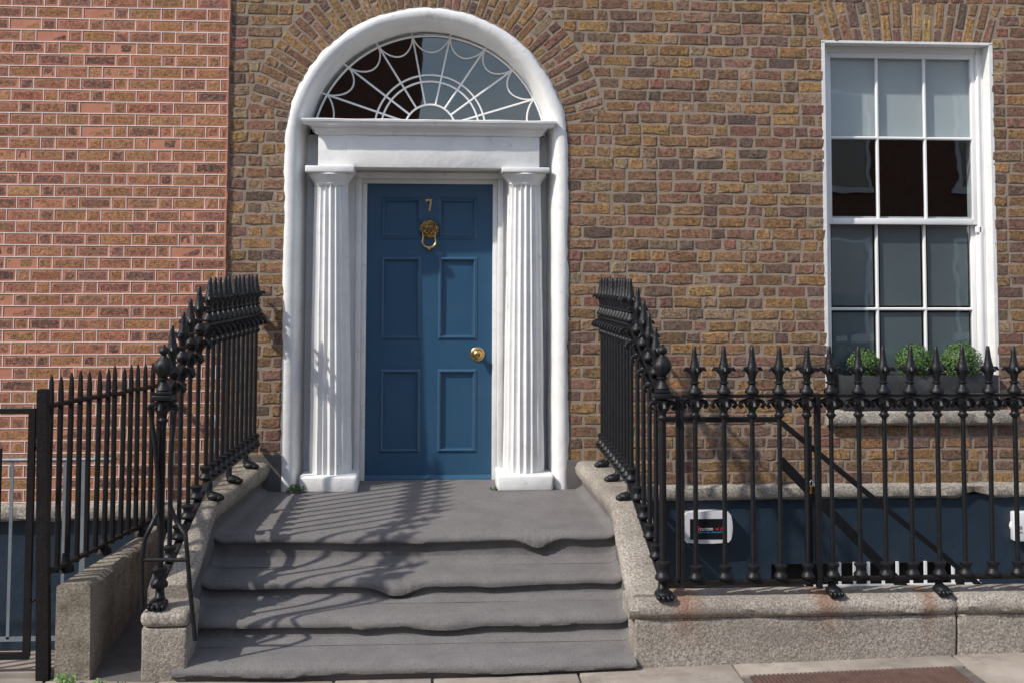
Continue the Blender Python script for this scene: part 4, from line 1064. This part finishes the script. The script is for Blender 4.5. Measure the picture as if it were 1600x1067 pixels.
# planter and box balls on the sill
px0, px1 = X(1317, 610, -.04), X(1560, 610, -.04); pz0, pz1 = WZ0+.002, Z(1440, 586, -.04)
pt = MB(); pt.box(px0, px1, -.05, -.035, pz0, pz1, .003); pt.box(px0, px1, .11, .125, pz0, pz1, .003); pt.box(px0, px0+.015, -.035, .11, pz0, pz1, .003); pt.box(px1-.015, px1, -.035, .11, pz0, pz1, .003); pt.box(px0+.015, px1-.015, -.035, .11, pz0+.05, pz1-.03)
tag(pt.obj('window_box', 'planter', None, 40), 'long dark grey window box on the granite sill', 'planter')
def topiary(px, py, rad, label):
    c = P(px, py, .04); c.z = pz1-.03+rad*.92
    t = thing('box_ball', (c.x, c.y, pz1-.03), label, 'shrub', 'clipped box balls in the window box')
    MB().lathe([(.012, pz1-.05), (.009, c.z)], 8, (c.x, c.y, 0)).obj('stem', 'stem', t, 60)
    v, f = [], []
    rnd = random.Random(int(px))
    for i in range(2600):
        d = Vector((rnd.gauss(0, 1), rnd.gauss(0, 1), rnd.gauss(0, 1))).normalized()
        lump = 1+.16*noise.noise(d*2.2+Vector((px, 0, 0)))+.09*noise.noise(d*7+Vector((0, px, 0)))+(.12*rnd.random() if rnd.random() < .03 else 0)
        r = rad*lump*(1-.22*rnd.random()**2)
        p = c + Vector((d.x*r, d.y*r, d.z*r*.95))
        n = (d+Vector((rnd.uniform(-.8, .8), rnd.uniform(-.8, .8), rnd.uniform(-.5, .9)))).normalized()
        u = n.cross(Vector((rnd.gauss(0, 1), rnd.gauss(0, 1), rnd.gauss(0, 1)))).normalized(); w = n.cross(u); s2 = rnd.uniform(.006, .0105)
        k = len(v); v += [p-u*s2, p+w*s2*.55+n*.002, p+u*s2, p-w*s2*.55+n*.002]; f.append((k, k+1, k+2, k+3))
    o = MB(); o.v = [tuple(q) for q in v]; o.f = f
    me = bpy.data.meshes.new('foliage'); me.from_pydata(o.v, [], o.f); me.materials.append(M['leaf'])
    place(bpy.data.objects.new('foliage', me), None, t)
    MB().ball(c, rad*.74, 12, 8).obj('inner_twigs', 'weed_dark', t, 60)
topiary(1350, 570, .115, 'leftmost clipped box ball in the window box')
topiary(1429, 572, .132, 'middle clipped box ball in the window box')
topiary(1502, 568, .138, 'largest, rightmost clipped box ball in the window box')

# ------------------------------------------------------------------ left side: plain railing, post, gate, handrail
nr = thing('spiked_railing', (-2.05, -1.2, .45), 'plain black spiked iron railing on the low wall, left of the steps', 'railing')
def xn(y): return lerp_tab([(.0, -1.90), (-1.96, -2.085)], y)
ys = [-1.96+.0*i for i in range(1)]
ztr = lambda y: lerp_tab([(0, 1.40), (-1.96, 1.46)], y); zbr = lambda y: lerp_tab([(0, .50), (-1.96, .565)], y)
tp, bt = [], []
for k in range(15):
    y = -1.90+1.86*k/14
    tp.append((xn(y), y, ztr(y)+jit(.006))); bt.append((xn(y), y, zbr(y)+jit(.004)))
q = P(79, 635, -1.99)
MB().tube([(q.x, -1.99, q.z)]+[(xn(-1.97), -1.97, ztr(-1.96))]+tp, .015, 6, flat=1.5).obj('top_rail', 'iron_old', nr, 50)
q = P(82, 890, -1.99)
MB().tube([(q.x, -1.99, q.z)]+bt, .016, 6, flat=1.6).obj('bottom_rail', 'iron_old', nr, 50)
for k in range(14):
    y = -1.88+1.80*k/13; x = xn(y)
    m = MB(); tpz = ztr(y)+.165+jit(.012); lean = jit(.006)
    m.lathe([(.0165, zbr(y)-.02), (.0165, ztr(y)+.06), (.012, tpz-.03), (.004, tpz)], 6, (x, y, 0))
    m.v = [(a+lean*(c-.5), b, c) for a, b, c in m.v]
    m.obj('bar', 'iron_old', nr, 40)
for y in (-1.62, -1.05, -.4): MB().lathe([(.05, 0), (.045, .03), (.025, .05), (.02, .10)], 10, (xn(y), y, lerp_tab(tab, y)-.008)).obj('foot', 'iron_old', nr, 50)
gp = MB(); p0, p1 = P(59, 1030, -2.02), P(77, 1030, -2.02); p2, p3 = P(59.5, 612, -2.02), P(75, 612, -2.02)
gp.prism([(p0.x, -.02), (p1.x+.006, -.02), (p3.x, p3.z), (p3.x-.006, p3.z+.014), (p2.x+.006, p2.z+.016), (p2.x, p2.z)], -2.045, -1.99, 'y')
tag(gp.obj('gate_post', 'iron_old'), 'flat black iron gate post standing before the low wall', 'post')
lg = thing('iron_gate', (-2.5, -2.0, 0), 'plain flat-bar black gate frame at the left edge', 'gate')
z1, z0 = Z(25, 638, -2.0), Z(25, 1025, -2.0); xr_ = X(47, 830, -2.0)
MB().box(xr_-.018, xr_+.016, -2.02, -1.99, z0, z1).obj('stile', 'iron_old', lg)
MB().box(xr_-1.0, xr_+.014, -2.018, -1.992, z1-.026, z1).obj('top_rail', 'iron_old', lg); MB().box(xr_-1.0, xr_+.014, -2.018, -1.992, z0-.012, z0+.022).obj('bottom_rail', 'iron_old', lg)
for i in range(1, 6): MB().box(xr_-.16*i-.014, xr_-.16*i+.004, -2.016, -1.994, z0, Z(25, 700, -2.0) if i == 1 else z1-.02).obj('bar', 'iron_old', lg)
for py in (701, 936): q = P(53, py, -2.0); MB().tube([q+Vector((-.02, 0, .004)), q+Vector((0, -.012, -.004)), q+Vector((.012, -.004, .006)), q+Vector((.03, 0, -.008))], [.006, .009, .008, .005], 6).obj('latch', 'iron_old', lg)
gh = thing('handrail', (-2.9, -.62, -.3), 'grey galvanised steel guard rail behind the left gate', 'handrail')
gy = -.62; zr = Z(60, 718, gy); zl = Z(60, 997, gy)
MB().tube([(-5.2, gy, zr), (X(182, 718, gy), gy, zr)], .013, 8).obj('top_rail', 'galv', gh, 60)
MB().box(-5.2, X(70, 997, gy)+.25, gy-.006, gy+.006, zl-.014, zl+.014).obj('bottom_rail', 'galv', gh)
for p, w in ((16, .010), (99, .010), (129, .017)): x = X(p, 850, gy); MB().box(x-w, x+w, gy-w*.6, gy+w*.6, zl if w < .015 else -1.2, zr-.01).obj('post', 'galv', gh)
for i in range(1, 9): x = X(16, 850, gy)-.35*i; MB().box(x-.01, x+.01, gy-.006, gy+.006, zl, zr-.01).obj('post', 'galv', gh)
stp = MB().box(-5.5, LWX0-.01, -2.0, -1.62, -.1, .085, .01); tag(stp.obj('threshold_slab', 'pave', None, 40), 'pale stone threshold slab beneath the left gate', 'slab')

# iron grating in the paving, weeds
cg = thing('pavement_grating', ((GX0+GX1)/2, (GY0+GY1)/2, 0), 'brown ribbed iron cover let into the pavement before the plinth', 'grating')
tilt(MB().box(GX0, GX1, GY0-.1, GY1, -.03, -.006)).obj('plate', 'rust', cg)
nrb = 44
for i in range(nrb):
    x = GX0+.012+(GX1-GX0-.024)*(i+.5)/nrb; tilt(MB().prism([(x-.008, -.006), (x-.004, .004), (x+.004, .004), (x+.008, -.006)], GY0-.08, GY1-.01, 'y')).obj('rib', 'rust', cg)
def weed(loc, size, n, label, mat):
    v, f = [], []; rnd = random.Random(int(loc.x*991)); loc = Vector(loc)
    for i in range(n):
        a = rnd.uniform(0, 2*math.pi); rr = size*rnd.random()**.6; h = size*rnd.uniform(.15, 1.0)*(1-rr/size*.4)
        s2 = 0; size_ = size; p = loc+Vector((rr*math.cos(a)*1.2, rr*math.sin(a)*.5-.01, h)); s2 = size*rnd.uniform(.14, .26)
        n_ = Vector((rnd.uniform(-.6, .6), -rnd.uniform(.2, 1), rnd.uniform(.3, 1))).normalized(); u = n_.cross(Vector((rnd.gauss(0, 1), rnd.gauss(0, 1), rnd.gauss(0, 1)))).normalized(); w = n_.cross(u)
        k = len(v); v += [p-u*s2, p-u*s2*.3+w*s2*.6, p+u*s2*.7+w*s2*.5, p+u*s2, p+u*s2*.5-w*s2*.55, p-u*s2*.4-w*s2*.5]; f.append(tuple(range(k, k+6)))
        k = len(v); st = p-n_*.001; root = loc+Vector((rr*.3*math.cos(a), 0, 0)); v += [root-Vector((.001, 0, 0)), root+Vector((.001, 0, 0)), st+Vector((.001, 0, 0)), st-Vector((.001, 0, 0))]; f.append((k, k+1, k+2, k+3))
    me = bpy.data.meshes.new('weed'); me.from_pydata([tuple(q) for q in v], [], f); me.materials.append(M[mat])
    tag(place(bpy.data.objects.new('weed', me)), label, 'weed', 'weeds growing in the joints')
def on_pave(px):
    x = X(px, 1040, -2.085); return Vector((x, -2.085, ZG(x)))
weed(on_pave(98), .055, 22, 'bright green weed at the foot of the low wall', 'weed')
weed(on_pave(113), .05, 14, 'small upright green weed at the low wall corner', 'weed')
weed(on_pave(158), .035, 14, 'small green weed at the mouth of the side passage', 'weed')
weed(on_pave(190), .022, 12, 'tiny weed beside the granite pedestal', 'weed_dark')
weed(Vector((X(464, 752, -.05), -.045, LAND-.02)), .06, 60, 'dark leafy weed left of the left column base', 'weed_dark')
weed(Vector((X(548, 757, -.04), -.04, LAND-.02)), .028, 26, 'small dark weed right of the left column base', 'weed_dark')
weed(Vector((X(775, 757, -.04), -.04, LAND-.02)), .036, 30, 'dark weed beside the right column base', 'weed_dark')

# ------------------------------------------------------------------ the terrace across the street (seen reflected in the glass)
op = thing('terrace', (0, -17, 0), 'shaded brick terrace across the street, mirrored in the fanlight', 'building')
OY = -17.0
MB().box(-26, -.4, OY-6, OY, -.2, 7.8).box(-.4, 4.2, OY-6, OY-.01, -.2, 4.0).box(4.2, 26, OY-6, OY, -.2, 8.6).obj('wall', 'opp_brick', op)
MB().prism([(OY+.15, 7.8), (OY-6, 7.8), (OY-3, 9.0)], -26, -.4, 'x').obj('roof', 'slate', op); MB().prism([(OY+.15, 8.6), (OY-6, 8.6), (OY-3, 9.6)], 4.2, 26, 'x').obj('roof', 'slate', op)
for i in range(15):
    for zz in (.9, 4.2):
        if 6 < i < 9 and zz > 2: continue
        x = -24+3.3*i
        w = MB().box(x-.6, x+.6, OY+.004, OY+.02, zz, zz+2.0).obj('window', 'glass', op)
        MB().box(x-.68, x-.6, OY+.001, OY+.05, zz-.08, zz+2.08).box(x+.6, x+.68, OY+.001, OY+.05, zz-.08, zz+2.08).box(x-.6, x+.6, OY+.001, OY+.05, zz+2, zz+2.08).box(x-.75, x+.75, OY+.001, OY+.1, zz-.16, zz-.02).obj('frame', 'white_sash', w)
